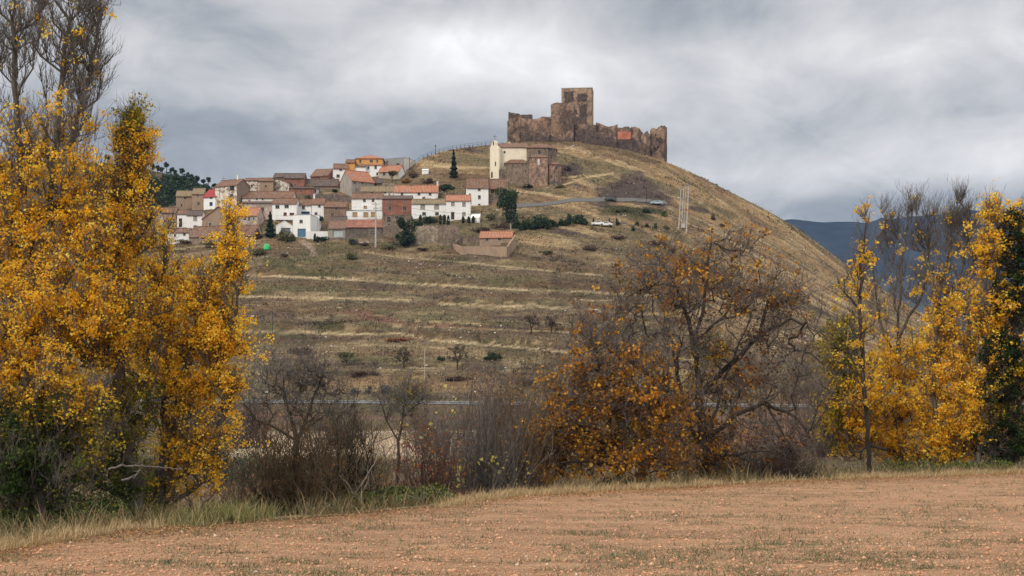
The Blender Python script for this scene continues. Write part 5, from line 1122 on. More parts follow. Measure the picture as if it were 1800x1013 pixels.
# ---- bare trees and shrubs of the hedge and the valley
def bare_tree(label, D, base, limbs, blobs, seed, wood=None, **k):
    a = dict(up=.6, leaf=.09, tw_len=.55, tw_n=6, sub=4, tip=.011, rmax=.2, twr=.006, minr=.008, step=.4); a.update(k)
    return grow('bare_tree', label, 'tree', D, base, limbs, blobs, wood or WOOD_V, seed, **a)
bare_tree('round crowned bare tree with a twisted trunk beyond the hedge, right of the golden poplars', 62.0, (522, 818),
 [[(522,822),(522,775),(510,730),(500,690),(495,650)], [(520,775),(545,720),(560,680),(570,640)], [(518,780),(470,745),(440,730)], [(510,730),(530,680),(535,640)], [(500,690),(465,660),(450,640)]],
 [(500,660,60,48,80,.6,'yello'), (560,665,50,45,60,.6,'brown'), (460,700,46,40,44,.4,'brown'), (580,710,50,40,46,.4,'brown'), (520,720,70,45,50,2,'rust'), (440,745,34,26,24,0,'brown')], 201, WOOD_D, tw_len=.8, twr=.008, tip=.0085, rmax=.17, tw_n=4, sub=2, twig_wood=WOOD_S)
bare_tree('small forked bare tree with a yellowish top in front of the pale field', 66.0, (698, 815),
 [[(698,818),(700,775),(708,735),(712,700),(708,675)], [(700,775),(680,740),(672,715)], [(708,735),(735,710),(745,690)]],
 [(712,690,26,24,30,9,'yello'), (680,710,30,26,24,1,'brown'), (740,705,26,26,22,3,'yello'), (710,730,36,22,20,1,'brown')], 202, WOOD_D, twr=.006, twig_wood=WOOD_S, clump=4, tip=.0075, rmax=.13)
def shrub(name, label, cat, px, yb, w, h, D, n, wood, seed, leaves=0, pal='gold', leaf=.07, spread=.5, r0=.010, subs=4, subs2=3, z=None, clump=3, lean=0.0, low=0.0, group=None, bend=.3, csig=.06, lw=(0, 1)):
    "many stemmed shrub: stems, side twigs, fine twigs, a few leaves"
    g = np.random.default_rng(seed); k = D/F; W_, H_ = w*k, h*k
    o = np.array(((px-CX)*k, D, float(hz(px, D)))) 
    hh = (CZ+(HY-(yb-h))*k)-o[2]; H_ = max(hh, .5)
    P0 = np.stack([g.normal(0, W_*.16, n), g.normal(0, W_*.12, n), np.full(n, -.1)], -1)
    tx = np.clip(g.normal(0, .42, n), -1, 1); ty = np.clip(g.normal(0, .35, n), -.8, .8)
    Dr = np.stack([tx*W_*.5+lean*W_, ty*W_*.45, H_*(1-.45*np.abs(tx))], -1); Ls = np.linalg.norm(Dr, axis=1)*g.uniform(.45, 1.05, n)
    V1, Q1, C1 = twigs(P0, Dr, Ls, r0*g.uniform(.7, 1.3, n), g, 6, bend, .15, 4); parts = [(V1, Q1)]; CC = [C1[:, 2:].reshape(-1, 3)]
    s_ = np.repeat(np.arange(n), subs); f = g.integers(1, 6, len(s_)); d = unit(C1[s_, f]-C1[s_, f-1])+g.normal(0, spread, (len(s_), 3)); L2 = Ls[s_]*g.uniform(.2, .45, len(s_))
    V2, Q2, C2 = twigs(C1[s_, f], d, L2, r0*.6, g, 4, bend, .3); parts.append((V2, Q2)); CC.append(C2.reshape(-1, 3))
    if subs2:
        t_ = np.repeat(np.arange(len(s_)), subs2); f = g.integers(1, 5, len(t_)); d = unit(C2[t_, f]-C2[t_, f-1])+g.normal(0, spread*1.2, (len(t_), 3))
        V3, Q3, C3 = twigs(C2[t_, f], d, L2[t_]*g.uniform(.3, .6, len(t_)), r0*.42, g, 2, bend, .2); parts.append((V3, Q3)); CC.append(C3.reshape(-1, 3))
    V, Q = merge(parts); CC = np.concatenate(CC); V[:, 2] = np.maximum(V[:, 2], -.6)
    th = empty(name, o, 0, label, cat, group); link('stems', mesh_np(name+'_stems', V, Q, wood, None, True), th)
    if leaves:
        zf = CC[:, 2]/H_; ok = np.where((zf > lw[0]) & (zf < lw[1]))[0]; ok = ok if len(ok) else np.arange(len(CC))
        nc = max(1, leaves//clump); pc = g.choice(ok, nc); P = CC[np.repeat(pc, clump)]+g.normal(0, csig, (nc*clump, 3)); v, t3, c = leaf_cards(P, np.full(len(P), leaf), pick(pal, len(P), g), g)
        link('leaves', mesh_np(name+'_leaves', v, t3, LEAF, c), th)
    return th
BS = 'bare_shrub'
shrub(BS, 'wide brown thicket of bare twigs at the field edge beside the green grass', 'shrub', 520, 918, 250, 190, 39.5, 190, WOOD_O, 301, 3000, 'rust', .045, .55, .016, 5, 3)
shrub(BS, 'dark twiggy thicket right of the wide brown one', 'shrub', 610, 910, 160, 190, 41.0, 80, WOOD_D, 302, 900, 'olive', .06, .5, .018, 5, 3)
shrub(BS, 'bush with reddish leaves behind the brambles', 'shrub', 765, 884, 150, 140, 45.0, 90, WOOD_V, 303, 2200, 'red', .075, .5, .013, 4, 3)
shrub(BS, 'grey purple shrub of upright bare stems with a few pale yellow leaves', 'shrub', 850, 872, 170, 200, 48.0, 120, WOOD_S, 304, 300, 'pale', .15, .3, .021, 5, 2, clump=2, csig=.12, lw=(0, .45))
shrub(BS, 'slanting bare stems between the red leaved bush and the upright grey shrub', 'shrub', 790, 870, 150, 190, 50.5, 70, WOOD_S, 305, 120, 'pale', .15, .3, .02, 5, 2, clump=2, lean=-.15, csig=.12)
shrub(BS, 'tall loose bare shrub in front of the low orange walnut', 'shrub', 905, 868, 110, 230, 49.0, 90, WOOD_O, 306, 200, 'orange', .12, .4, .012, 4, 3, clump=3)
shrub(BS, 'tangled bare scrub under the right limbs of the large walnut', 'shrub', 1350, 838, 170, 100, 58.0, 150, WOOD_V, 307, 1400, 'brown', .08, .7, .012, 5, 4)
shrub(BS, 'small bare scrub with brown leaves below the walnut trunk', 'shrub', 1265, 838, 110, 60, 56.5, 70, WOOD_D, 308, 900, 'rust', .10, .7, .011, 4, 3)
shrub(BS, 'bare twigs rising behind the small forked tree', 'shrub', 640, 850, 150, 130, 52.0, 90, WOOD_O, 309, 300, 'yello', .08, .45, .010, 4, 3)
shrub(BS, 'low brown scrub behind the golden poplars at far left', 'shrub', 30, 850, 160, 230, 50.0, 120, WOOD_V, 310, 200, 'brown', .08, .45, .011, 4, 3)
shrub(BS, 'fine bare bush between the poplar trunks and the brown thicket', 'shrub', 415, 885, 90, 110, 44.0, 60, WOOD_O, 311, 260, 'brown', .06, .5, .009, 4, 3)
# bleached dead branches lying at the hedge foot
def deadwood(label, D, px, yb, lines, wood, seed, r=.03):
    g = np.random.default_rng(seed); k = D/F; o = np.array(((px-CX)*k, D, float(hz(px, D)))); ch = []
    for l in lines:
        P = np.array([((x-CX)*k-o[0], g.normal(0, .05), CZ+(HY-y)*k-o[2]) for x, y in l]); t_ = np.linspace(0, 1, len(P)*5); s_ = np.linspace(0, 1, len(P))
        P = np.stack([np.interp(t_, s_, P[:, i]) for i in range(3)], -1)+g.normal(0, .012, (len(t_), 3)); ch.append((P, np.linspace(r, r*.3, len(P))))
    V, Q = tubes(ch); P0 = np.concatenate([c[0][4:] for c in ch]); P0 = P0[::2]; V2, Q2, _ = twigs(P0, g.normal(0, 1, P0.shape)+np.array((0, 0, .5)), np.full(len(P0), .35), .007, g)
    return tag(link('dead_branch', mesh_np('dead_branch', *merge([(V, Q), (V2, Q2)]), wood, None, True), loc=o), label, 'branch')
deadwood('bleached forked dead branch leaning in the thicket', 39.2, 612, 905, [[(612,903),(622,870),(640,845),(658,815),(672,790)], [(622,870),(610,850),(596,835)], [(630,880),(646,850),(650,830)], [(612,895),(600,882),(585,875)]], WOOD_P, 401, .028)
deadwood('pale low branch over the green brambles', 40.5, 742, 890, [[(745,891),(740,878),(722,872),(705,868)], [(741,880),(750,868),(752,872)]], WOOD_P, 402, .022)
deadwood('broken grey limb lying across the poplar trunks', 34.3, 240, 830, [[(190,826),(215,819),(250,819),(285,822),(320,826)], [(235,842),(248,826),(252,820)], [(215,845),(245,832)]], WOOD_S, 403, .032)
deadwood('dead branch bent over the grass at right of the poplars', 35.5, 345, 905, [[(322,925),(345,900),(365,880),(380,862)], [(340,905),(330,880),(322,872)]], WOOD_D, 404, .03)
deadwood('grey branches on the ground right of the walnut', 57.5, 1400, 838, [[(1360,836),(1380,826),(1405,822),(1432,820)], [(1405,822),(1402,806),(1404,796)]], WOOD_P, 405, .03)
# ---- generic small trees / bushes of leaf clumps
_sm = [500]
def small(name, label, cat, px, yb, w, h, shape, pal, D=None, n=500, leaf=None, group=None, trunk=True, par=None, dy=0.0, seed=None):
    _sm[0] += 1; g = np.random.default_rng(seed or _sm[0]); D = D or hitD(px, yb, 24); k = D/F; W_, H_ = w*k, h*k
    o = np.array(((px-CX)*k, D, 0.0)); o[2] = float(hz(px, D)); lf = leaf or max(.12, W_*.11)
    t0_ = .12 if shape in ('cone', 'column', 'clump') else (.30 if shape in ('round', 'pine') else .0)
    if shape == 'cone':
        z = g.uniform(0, 1, n)**1.5; lay = .75+.25*np.sin(z*34+g.uniform(0, 6)); rr = (1-z)**.85*lay*np.sqrt(g.uniform(.25, 1, n)); th_ = g.uniform(0, 6.283, n)
        P = np.stack([np.cos(th_)*rr*W_/2, np.sin(th_)*rr*W_/2, H_*(t0_*.5+z*(1-t0_*.5))-rr*W_*.08], -1)
    elif shape == 'column':
        z = g.uniform(0, 1, n); rr = np.sin(np.pi*np.clip(z*.86+.12, 0, 1))**.6*np.sqrt(g.uniform(.3, 1, n)); th_ = g.uniform(0, 6.283, n)
        P = np.stack([np.cos(th_)*rr*W_/2, np.sin(th_)*rr*W_/2, H_*(.04+z*.96)], -1)
    elif shape == 'clump':
        nl = 16; ctr = np.stack([g.uniform(-.3, .3, nl), g.uniform(-.3, .3, nl), g.uniform(.12, .86, nl)], -1); ctr[:, 0] *= 1.15-np.abs(ctr[:, 2]-.45); ci = g.integers(0, nl, n)
        u_ = unit(g.normal(0, 1, (n, 3)))*(g.uniform(.25, 1, (n, 1))**.5)*g.uniform(.12, .27, nl)[ci][:, None]; P = (ctr[ci]+u_*np.array((1, 1, W_/H_)))*np.array((W_, W_, H_))
    else:
        nl = 9; ctr = unit(g.normal(0, 1, (nl, 3)))*g.uniform(.25, .74, (nl, 1)); ctr[:, 2] = np.abs(ctr[:, 2])*(.9 if shape == 'bush' else 1)-(.0 if shape == 'bush' else .3)
        ci = g.integers(0, nl, n); u_ = unit(g.normal(0, 1, (n, 3)))*(g.uniform(.2, 1, (n, 1))**.5)*g.uniform(.16, .46, nl)[ci][:, None]; q = ctr[ci]+u_
        if shape == 'bush': P = q*np.array((W_/2, W_/2*.9, H_))*np.array((1, 1, .95)); P[:, 2] = np.abs(P[:, 2])
        else: P = q*np.array((W_/2, W_/2, H_*(1-t0_)/2)); P[:, 2] += H_*(t0_+(1-t0_)*.5)
    cl = None
    v, t3, c = leaf_cards(P, np.full(n, lf), pick(pal, n, g, .22), g, wide=1.0)
    th = empty(name, o, 0, label, cat, group)
    if trunk and shape != 'bush':
        m = [(np.array([(0, 0, -.4), (W_*.02, 0, H_*t0_), (0, 0, H_*.6), (0, 0, H_*.9)]), np.array((1, .8, .45, .12))*max(.07, H_*.028))]
        if shape in ('round', 'pine'):
            for i in range(6): a_ = g.uniform(0, 6.28); m.append((np.array([(0, 0, H_*t0_*.9), (math.cos(a_)*W_*.2, math.sin(a_)*W_*.2, H_*.5), (math.cos(a_)*W_*.33, math.sin(a_)*W_*.33, H_*.72)]), np.array((.5, .3, .1))*H_*.028))
        V, Q = tubes(m); link('trunk', mesh_np(name+'_trunk', V, Q, WOOD_D, None, True), th)
    link('crown' if shape != 'bush' else 'foliage', mesh_np(name+'_crown', v, t3, LEAFD, c), th); return th
small('spruce_tree', 'dark conical spruce standing alone on the slope left of the church', 'tree', 797.5, 313, 19, 49, 'cone', 'spruce', n=1400, leaf=.55)
small('fir_tree', 'dark green fir in front of the white garage', 'tree', 475, 418, 24, 45, 'cone', 'spruce', n=1300, leaf=.55)
small('evergreen_tree', 'big round evergreen right of the timber house below the church', 'tree', 890, 394, 46, 70, 'clump', 'pine', n=3200, leaf=.5)
small('evergreen_tree', 'slim dark evergreen just behind the big round one', 'tree', 899, 384, 20, 40, 'column', 'dgreen', n=900, leaf=.5)
small('pine_tree', 'small round headed tree in the yard of the white cube house', 'tree', 561, 405, 22, 30, 'round', 'pine', n=900, leaf=.45)
small('evergreen_tree', 'round dark tree behind the long orange roof', 'tree', 784, 350, 34, 30, 'round', 'pine', n=1400, leaf=.5)
small('evergreen_tree', 'bushy evergreen beside the beige arched window house', 'tree', 689, 322, 18, 26, 'round', 'olive', n=700, leaf=.45)
small('bush', 'large dark bush spilling over the tan retaining wall', 'shrub', 713, 434, 42, 56, 'clump', 'dgreen', n=2600, leaf=.5, trunk=False)
small('bush', 'dark green bush right of the large one above the retaining wall', 'shrub', 735, 404, 26, 24, 'bush', 'dgreen', n=1100, leaf=.45)
small('bush', 'spreading olive green bush right of the fir', 'shrub', 504, 424, 42, 26, 'bush', 'olive', n=1500, leaf=.45)
small('bush', 'dark rounded shrub at the end of the white garden wall', 'shrub', 568, 423, 26, 12, 'bush', 'dgreen', n=600, leaf=.4)
small('bush', 'round grey green bush below the balcony house', 'shrub', 621, 429, 20, 17, 'bush', 'grey', n=700, leaf=.4)
small('bush', 'bare brownish bush mound at the end of the retaining wall', 'shrub', 714, 430, 36, 14, 'bush', 'brown', n=900, leaf=.35)
small('bush', 'low dark bush on the bank under the village road', 'shrub', 621, 456, 36, 14, 'bush', 'olive', n=1000, leaf=.4)
small('bush', 'brown thorny bushes along the field wall behind the farm shed', 'shrub', 850, 407, 60, 14, 'bush', 'brown', n=1300, leaf=.4)
small('bush', 'second brown thicket right behind the farm shed roof', 'shrub', 880, 402, 44, 16, 'bush', 'brown', n=1000, leaf=.4)
small('bush', 'olive bush below the long retaining wall', 'shrub', 786, 428, 26, 9, 'bush', 'olive', n=500, leaf=.35)
small('bush', 'dark vegetable patch of shrubs under the white lean to', 'shrub', 868, 385, 40, 15, 'bush', 'olive', n=900, leaf=.4)
small('bush', 'leafy garden hedge below the mossy roofed white house', 'shrub', 757, 392, 34, 20, 'bush', 'pine', n=1100, leaf=.4)
small('bush', 'round shrub at the left corner of the farm track', 'shrub', 905, 402, 16, 18, 'bush', 'pine', n=600, leaf=.4)
small('tree', 'lone small yellowish green tree on the lower terrace', 'tree', 609, 644, 50, 32, 'round', 'olive', n=1600, leaf=.30)
small('bush', 'dark green bush on the lower terrace right of the thin grey pole', 'shrub', 868, 632, 56, 15, 'bush', 'dgreen', n=1600, leaf=.30)
small('bush', 'small dark bush left of the dark green terrace bush', 'shrub', 775, 634, 20, 9, 'bush', 'dgreen', n=500, leaf=.25)
for i, (x, w_, h_, lab) in enumerate([(620, 24, 18, 'rounded grey green bush by the track, leftmost of three above the valley road'), (648, 20, 17, 'rounded grey green bush by the track, middle of three above the valley road'), (680, 36, 22, 'widest of three grey green bushes above the valley road')]):
    small('bush', lab, 'shrub', x, 692, w_, h_, 'bush', 'grey', n=900, leaf=.25, group='grey green bushes above the valley road')
for x, yb, h_, lab in [(553.5, 425, 14, 'dark column cypress by the garden wall, taller of the pair'), (558, 427, 11, 'shorter column cypress by the garden wall')]:
    small('cypress_tree', lab, 'tree', x, yb, 4.5, h_, 'column', 'spruce', n=260, leaf=.35)
for i, (x, yb, h_) in enumerate([(739, 394, 16), (737, 376, 14), (774, 395, 17), (781, 395, 17), (788, 396, 16), (814, 393, 12), (824, 393, 12), (832, 393, 12)]):
    small('cypress_tree', ['first dark cypress left of the garden hedge', 'slim cypress against the mossy roofed house', 'clipped cypress right of the garden hedge, first of three', 'clipped cypress right of the garden hedge, middle of three', 'clipped cypress right of the garden hedge, third of three', 'small cypress below the dark door of the orange roofed house', 'small cypress under the right window of the orange roofed house', 'small cypress beside the white lean to'][i], 'tree', x, yb, 5.5, h_, 'column', 'spruce', n=260, leaf=.35, group='clipped cypresses along the terrace edge')
for i, (x, yb, h_, w_) in enumerate([(908,400,16,15),(921,405,22,20),(938,403,26,24),(955,402,25,22),(972,399,16,16),(989,397,15,16),(1004,394,17,17),(1020,394,18,20)]):
    small('pine_tree', ['small round pine at the left end of the roadside row', 'bushy pine second in the roadside row', 'tallest bushy pine in the roadside row, third from the left', 'broad pine fourth in the roadside row', 'low pine in the middle of the roadside row', 'round pine sixth in the roadside row', 'dark pine seventh in the roadside row', 'wide dark pine at the right end of the roadside row'][i], 'tree', x, yb, w_*1.45, h_*1.3, 'bush', 'pine', n=1500, leaf=.45, group='row of pines below the hillside road')
for i, (x, yb, w_, h_, pal, lab) in enumerate([(1167,380,17,16,'green','bright green bush below the pale blue car'), (1120,397,9,9,'pine','small pine shrub left of the pylon, upper left one'), (1137,400,10,9,'pine','small pine shrub second of the scattered row left of the pylon'), (1152,402,10,11,'pine','small round pine shrub in the scattered row nearest the pylon'), (1114,407,9,9,'pine','small pine shrub lowest of those left of the pylon'), (1172,403,13,9,'olive','olive shrub at the left foot of the pylon'), (1060,395,7,6,'pine','tiny shrub between the two white cars'), (1086,395,8,9,'green','little green shrub right of the white cars'), (1253,387,13,13,'brown','dark scrub bush on the right slope past the pylon'), (1270,399,20,10,'brown','second dark scrub bush lower on the right slope')]):
    small('bush', lab, 'shrub', x, yb, w_, h_, 'bush', pal, n=500, leaf=.4)
for x, lab in [(1043, 'thin dark cypress left of the white car'), (1071, 'thin dark cypress right of the white cars'), (1084, 'thin cypress at the right end of the car park row')]:
    small('cypress_tree', lab, 'tree', x, 397, 3, 13, 'column', 'spruce', n=160, leaf=.3, group='thin cypresses round the parked cars')
for i, (x, yb, w_, h_, lab) in enumerate([(934,588,34,36,'dark bare almond tree on the middle terrace, larger of two'), (969,586,26,34,'slender bare almond tree right of the larger one'), (804,650,40,42,'thin bare orchard tree below the terraces'), (710,648,30,36,'wispy bare tree right of the small green tree')]):
    _h = hitD(x, yb, 322); kk = _h/F
    bare_tree(lab, _h, (x, yb), [[(x, yb), (x, yb-h_*.3), (x-w_*.08, yb-h_*.6)], [(x, yb-h_*.3), (x+w_*.2, yb-h_*.6)]], [(x, yb-h_*.62, w_*.5, h_*.36, 34, 1 if i > 1 else 3, 'olive')], 600+i, WOOD_D, tw_len=.9, tw_n=6, sub=3, twr=.022, minr=.035, tip=.035, leaf=.3, step=.8)
# purple brown grove on the plain right of the walnut
g = np.random.default_rng(9)
GV = [(1292, 222), (1318, 236), (1345, 228), (1372, 244), (1398, 230), (1420, 240), (1446, 233), (1335, 258), (1385, 262), (1430, 262), (1470, 250), (1268, 246), (1500, 244), (1540, 255)]
for i, (x, D) in enumerate(GV):
    k = D/F; yb = HY-(float(hz(x, D))-CZ)/k; h_ = g.uniform(9, 12.5)/k; w_ = g.uniform(30, 42)
    bare_tree('bare purple brown tree of the grove behind the walnut and right poplars', D, (x, yb), [[(x, yb), (x+2, yb-h_*.4), (x-2, yb-h_*.9)], [(x, yb-h_*.2), (x+w_*.3, yb-h_*.6)], [(x, yb-h_*.25), (x-w_*.3, yb-h_*.6)]], [(x, yb-h_*.55, w_*.5, h_*.42, 60, .5, 'brown')], 620+i, WOOD_O, tw_len=1.2, tw_n=5, sub=2, twr=.014, minr=.02, tip=.022, leaf=.2, step=.9, group='bare grove on the plain')
# brown scrub rows of the valley
SC = [(930,760,90,60,66,'brown shrub belt between the grey shrub and the walnuts'), (960,730,120,110,80,'tall brown scrub behind the low orange walnut'), (870,705,120,70,120,'reddish brown scrub by the valley road'), (1000,700,110,80,150,'brown scrub along the road behind the walnuts'), (600,745,120,40,140,'dark low scrub at the border of the pale field'), (760,745,130,50,130,'dark scrub belt right of the small forked tree'), (1180,735,160,90,110,'brown scrub behind the large walnut'), (360,760,90,70,110,'dark scrub behind the leaning poplar'), (440,735,120,46,140,'dark scrub at the left border of the pale field'), (1380,790,80,44,75,'grey green scrub on the orange soil'), (1460,745,120,60,120,'brown scrub behind the right poplars'), (1600,745,160,70,110,'brown scrub deep behind the right poplars'), (1740,745,160,80,110,'brown scrub at the far right')]
for i, (x, y_, w_, h_, D, lab) in enumerate(SC):
    shrub('scrub', lab, 'shrub', x, y_+40, w_, h_+40, D, 110, WOOD_V if i % 2 == 0 else WOOD_O, 700+i, 700, ['brown', 'olive', 'rust'][i % 3], .06*D/50+.05, .6, .009*D/45, 4, 3, clump=3, csig=.15)
# ---- evergreen brambles at the hedge foot
def bramble(label, x, yb, w, h, D, pal, n, seed, name='bramble', leaf=.075):
    g = np.random.default_rng(seed); k = D/F; W_, H_ = w*k, h*k; o = np.array(((x-CX)*k, D, float(hz(x, D)))); H_ = max(H_, CZ+(HY-(yb-h))*k-o[2])
    nl = max(6, int(w/9)); cx = g.uniform(-.5, .5, nl)*W_; rr = g.uniform(.28, .55, nl)*H_; ci = g.integers(0, nl, n); u_ = unit(g.normal(0, 1, (n, 3)))*(g.uniform(.3, 1, (n, 1))**.5)
    P = np.stack([cx[ci]+u_[:, 0]*rr[ci]*1.2, g.normal(0, .25*H_, n)+u_[:, 1]*rr[ci], np.abs(rr[ci]*g.uniform(.7, 1.2, nl)[ci]+u_[:, 2]*rr[ci])], -1)
    v, t3, c = leaf_cards(P, np.full(n, leaf), pick(pal, n, g, .3), g); s0 = np.stack([g.uniform(-.5, .5, 80)*W_, g.normal(0, .2*H_, 80), np.full(80, -.2)], -1); V, Q, _ = twigs(s0, g.normal(0, .5, (80, 3))+np.array((0, 0, 1.)), np.full(80, H_*.9), .008, g, 5, .5, -.2)
    th = empty(name, o, 0, label, 'shrub'); link('stems', mesh_np(name+'_stems', V, Q, WOOD_D, None, True), th); link('foliage', mesh_np(name+'_foliage', v, t3, LEAFD, c), th)
bramble('dark green bramble along the edge of the field beside the dead branch', 650, 905, 130, 42, 40.3, 'green', 5500, 801)
bramble('green bramble mound under the upright grey shrub', 730, 892, 120, 46, 42.0, 'green', 5500, 802)
bramble('dense dark undergrowth at the foot of the brown thicket', 510, 915, 170, 30, 38.8, 'dgreen', 5200, 803)
bramble('leafy green undergrowth beneath the tall golden poplar', 110, 925, 220, 70, 35.6, 'green', 9000, 804, 'undergrowth')
bramble('dark green sprouts between the two left trunks', 190, 915, 110, 90, 37.5, 'green', 6000, 805, 'undergrowth')
bramble('low dark bush at the right end of the walnut scrub', 1425, 834, 60, 20, 58.0, 'dgreen', 2200, 806)
bramble('low green shrubs at the foot of the right poplars', 1600, 828, 150, 24, 59.5, 'green', 4200, 807, leaf=.09)
bramble('small green shrub under the thin young poplar', 1500, 830, 50, 14, 59.0, 'green', 1300, 808)
bramble('green shrubs at the foot of the ivy clad tree', 1740, 832, 120, 24, 59.0, 'green', 3600, 809, leaf=.09)
bramble('green growth at the foot of the large walnut', 1130, 850, 130, 22, 52.0, 'green', 3600, 810)
bramble('small dark mound by the pale field behind the leaning poplar', 430, 800, 110, 26, 80.0, 'dgreen', 2600, 811, leaf=.11)

EX = [(500,452,20,9,'brown','brown thorn bush on the bank right of the recycling dome'), (455,448,34,14,'olive','dark olive thicket under the recycling dome'), (452,420,26,22,'brown','bare brown bushes by the end of the long barn'), (436,408,20,18,'rust','reddish bush under the pinkish house'), (700,296,16,10,'brown','brown scrub at the foot of the white flank of the grey block'), (728,312,34,16,'brown','large bare scrub right of the beige arched window house'), (716,322,22,12,'rust','reddish brown scrub above the long orange roof'), (752,322,30,10,'brown','brown bramble bank on the slope above the orange roof'), (775,335,34,10,'olive','olive scrub on the slope below the spruce'), (826,332,24,8,'brown','low brown scrub left of the big mottled roof'), (590,338,16,7,'dgreen','dark bush under the collapsed dark roof'), (542,350,22,7,'olive','olive bushes above the green shuttered white house'), (930,330,30,8,'dgreen','green bushes on the terrace under the church'), (985,330,20,7,'olive','low scrub at the foot of the church apse'), (1000,300,22,10,'brown','dark thorn scrub right of the church'), (1090,372,44,12,'olive','dark scrub belt under the pale blue car'), (1135,374,30,10,'dgreen','dark green scrub below the street lamp'), (640,432,30,7,'brown','brown rubble scrub below the stone cellar wall'), (682,438,40,9,'olive','green weeds right of the concrete power pole'), (745,440,30,7,'brown','brown scrub left of the yard wall'), (600,412,14,8,'dgreen','tiny garden bush under the brick house'), (380,432,60,9,'olive','dark scrub strip below the long barn'), (330,428,60,8,'brown','brown scrub strip below the low white shed'), (1035,440,60,12,'brown','bare brown thicket on the slope right of the farm shed'), (1090,420,50,12,'brown','second bare brown thicket below the row of pine shrubs'), (1150,430,60,14,'brown','wide bare thicket at the foot of the pylon'), (1230,480,90,26,'brown','broad scrub patch behind the walnut crown'), (960,445,40,8,'olive','olive scrub line right of the farm shed'), (1320,520,90,24,'brown','dark scrub patch low on the right slope'), (520,620,70,14,'brown','brown scrub along the lowest terrace at left'), (700,600,50,7,'rust','brown bank scrub in the middle of the lowest terrace'), (800,668,70,9,'brown','flat brown thicket above the valley road'), (930,676,100,16,'brown','brown thicket above the road left of the walnut'), (560,678,60,9,'brown','flat brown grass thicket above the road at left'), (640,660,70,10,'brown','low brown thicket under the small green tree')]
for x, yb, w_, h_, pal, lab in EX: small('bush', lab, 'shrub', x, yb, w_, h_, 'bush', pal, n=int(400+w_*14), leaf=.36)
# ================================================================= GROUND COVER (nobody could count it)
def blades(P, h, wd, colr, g, lean=.35, bias=(0, 0)):
    n = len(P); a = g.uniform(0, 6.283, n); d = np.stack([np.cos(a), np.sin(a), np.zeros(n)], -1)*(wd*.5)[:, None] if hasattr(wd, '__len__') else np.stack([np.cos(a), np.sin(a), np.zeros(n)], -1)*wd*.5
    L = np.stack([g.normal(bias[0], lean, n), g.normal(bias[1], lean, n), np.ones(n)], -1); L = L/np.linalg.norm(L, axis=1)[:, None]*h[:, None]
    V = np.stack([P-d, P+d, P+L*.6+d*.6, P+L*.6-d*.6+0, P+L+np.stack([L[:, 0]*.3, L[:, 1]*.3, -h*.06], -1)], 1).reshape(-1, 3); i = np.arange(n)*5
    F3 = np.concatenate([np.stack([i, i+1, i+2], -1), np.stack([i, i+2, i+3], -1), np.stack([i+3, i+2, i+4], -1)])
    return V, F3, np.repeat(colr, 5, 0)
def gzv(X, Y): return hz(CX+F*X/Y, Y)
def stuff(name, V, F_, C, mat): return tag(link(name, mesh_np(name, V, F_, mat, C)), kind='stuff')
g = np.random.default_rng(21)
# dry grass margin of the field
n = 95000; px = g.uniform(-300, 2050, n); off = g.gamma(1.6, 1.0, n)*1.15-.4; wv = fbm(px/45, px*0, 3, 5)
zone = np.interp(px, [-300, 180, 240, 330, 740, 800, 1230, 1290, 1460, 1500, 1780, 2050], [1, 1, .35, .05, .08, .8, 1, .25, .2, .9, .9, .5]); keep_ = (off < .6+6*wv)&(g.uniform(0, 1, n) < (.15+1.2*wv)*zone); keep_ &= ~((px > 440)&(px < 760)&(off < 1.6)&(g.uniform(0, 1, n) < .8)); keep_ &= ~((px > 300)&(px < 450)&(off > .2))
px, off = px[keep_], off[keep_]; Y = edge_D(px)+off; X = (px-CX)/F*Y; P = np.stack([X, Y, gzv(X, Y)-.03], -1); k = len(P)
h = g.gamma(6, .034, k)*(.5+.9*fbm(px/22, Y, 2, 6)); col = np.array([(.50, .37, .20), (.42, .29, .14), (.58, .45, .26), (.33, .22, .11)])[g.integers(0, 4, k)]*(1+g.normal(0, .15, (k, 1)))
stuff('dry_grass', *blades(P, h, .014, col, g, .4, (.15, -.1)), GRASS)
# green grass patch
n = 12000; px = np.clip(g.normal(385, 50, n), 270, 480); off = g.uniform(0, 1, n)**.7*6+g.normal(0, .2, n)+.1; kk = fbm(px/14, off/1.2, 3, 77) > .40; px, off = px[kk], off[kk]; n = len(px); Y = edge_D(px)+off; X = (px-CX)/F*Y; P = np.stack([X, Y, gzv(X, Y)-.03], -1)
h = g.gamma(5, .055, n)+off*.06; col = np.array([(.15, .16, .05), (.12, .13, .04), (.25, .22, .09), (.38, .30, .15)])[g.integers(0, 4, n)]*(1+g.normal(0, .15, (n, 1)))
stuff('green_grass', *blades(P, h, .022, col, g, .3), GRASS)
# taller dull weeds just beyond the margin, all along
n = 60000; px = g.uniform(-300, 2050, n); off = g.uniform(1, 16, n); Y = edge_D(px)+off; X = (px-CX)/F*Y; d_ = fbm(X/2.2, Y/2.2, 3, 8); kk = d_ > .45; px, off, Y, X = px[kk], off[kk], Y[kk], X[kk]; k = len(X)
P = np.stack([X, Y, gzv(X, Y)-.03], -1); col = np.array([(.20, .14, .075), (.13, .11, .05), (.28, .20, .10), (.09, .10, .04)])[g.integers(0, 4, k)]*(1+g.normal(0, .2, (k, 1)))
stuff('weeds', *blades(P, g.gamma(5, .09, k), .025, col, g, .5), GRASS)
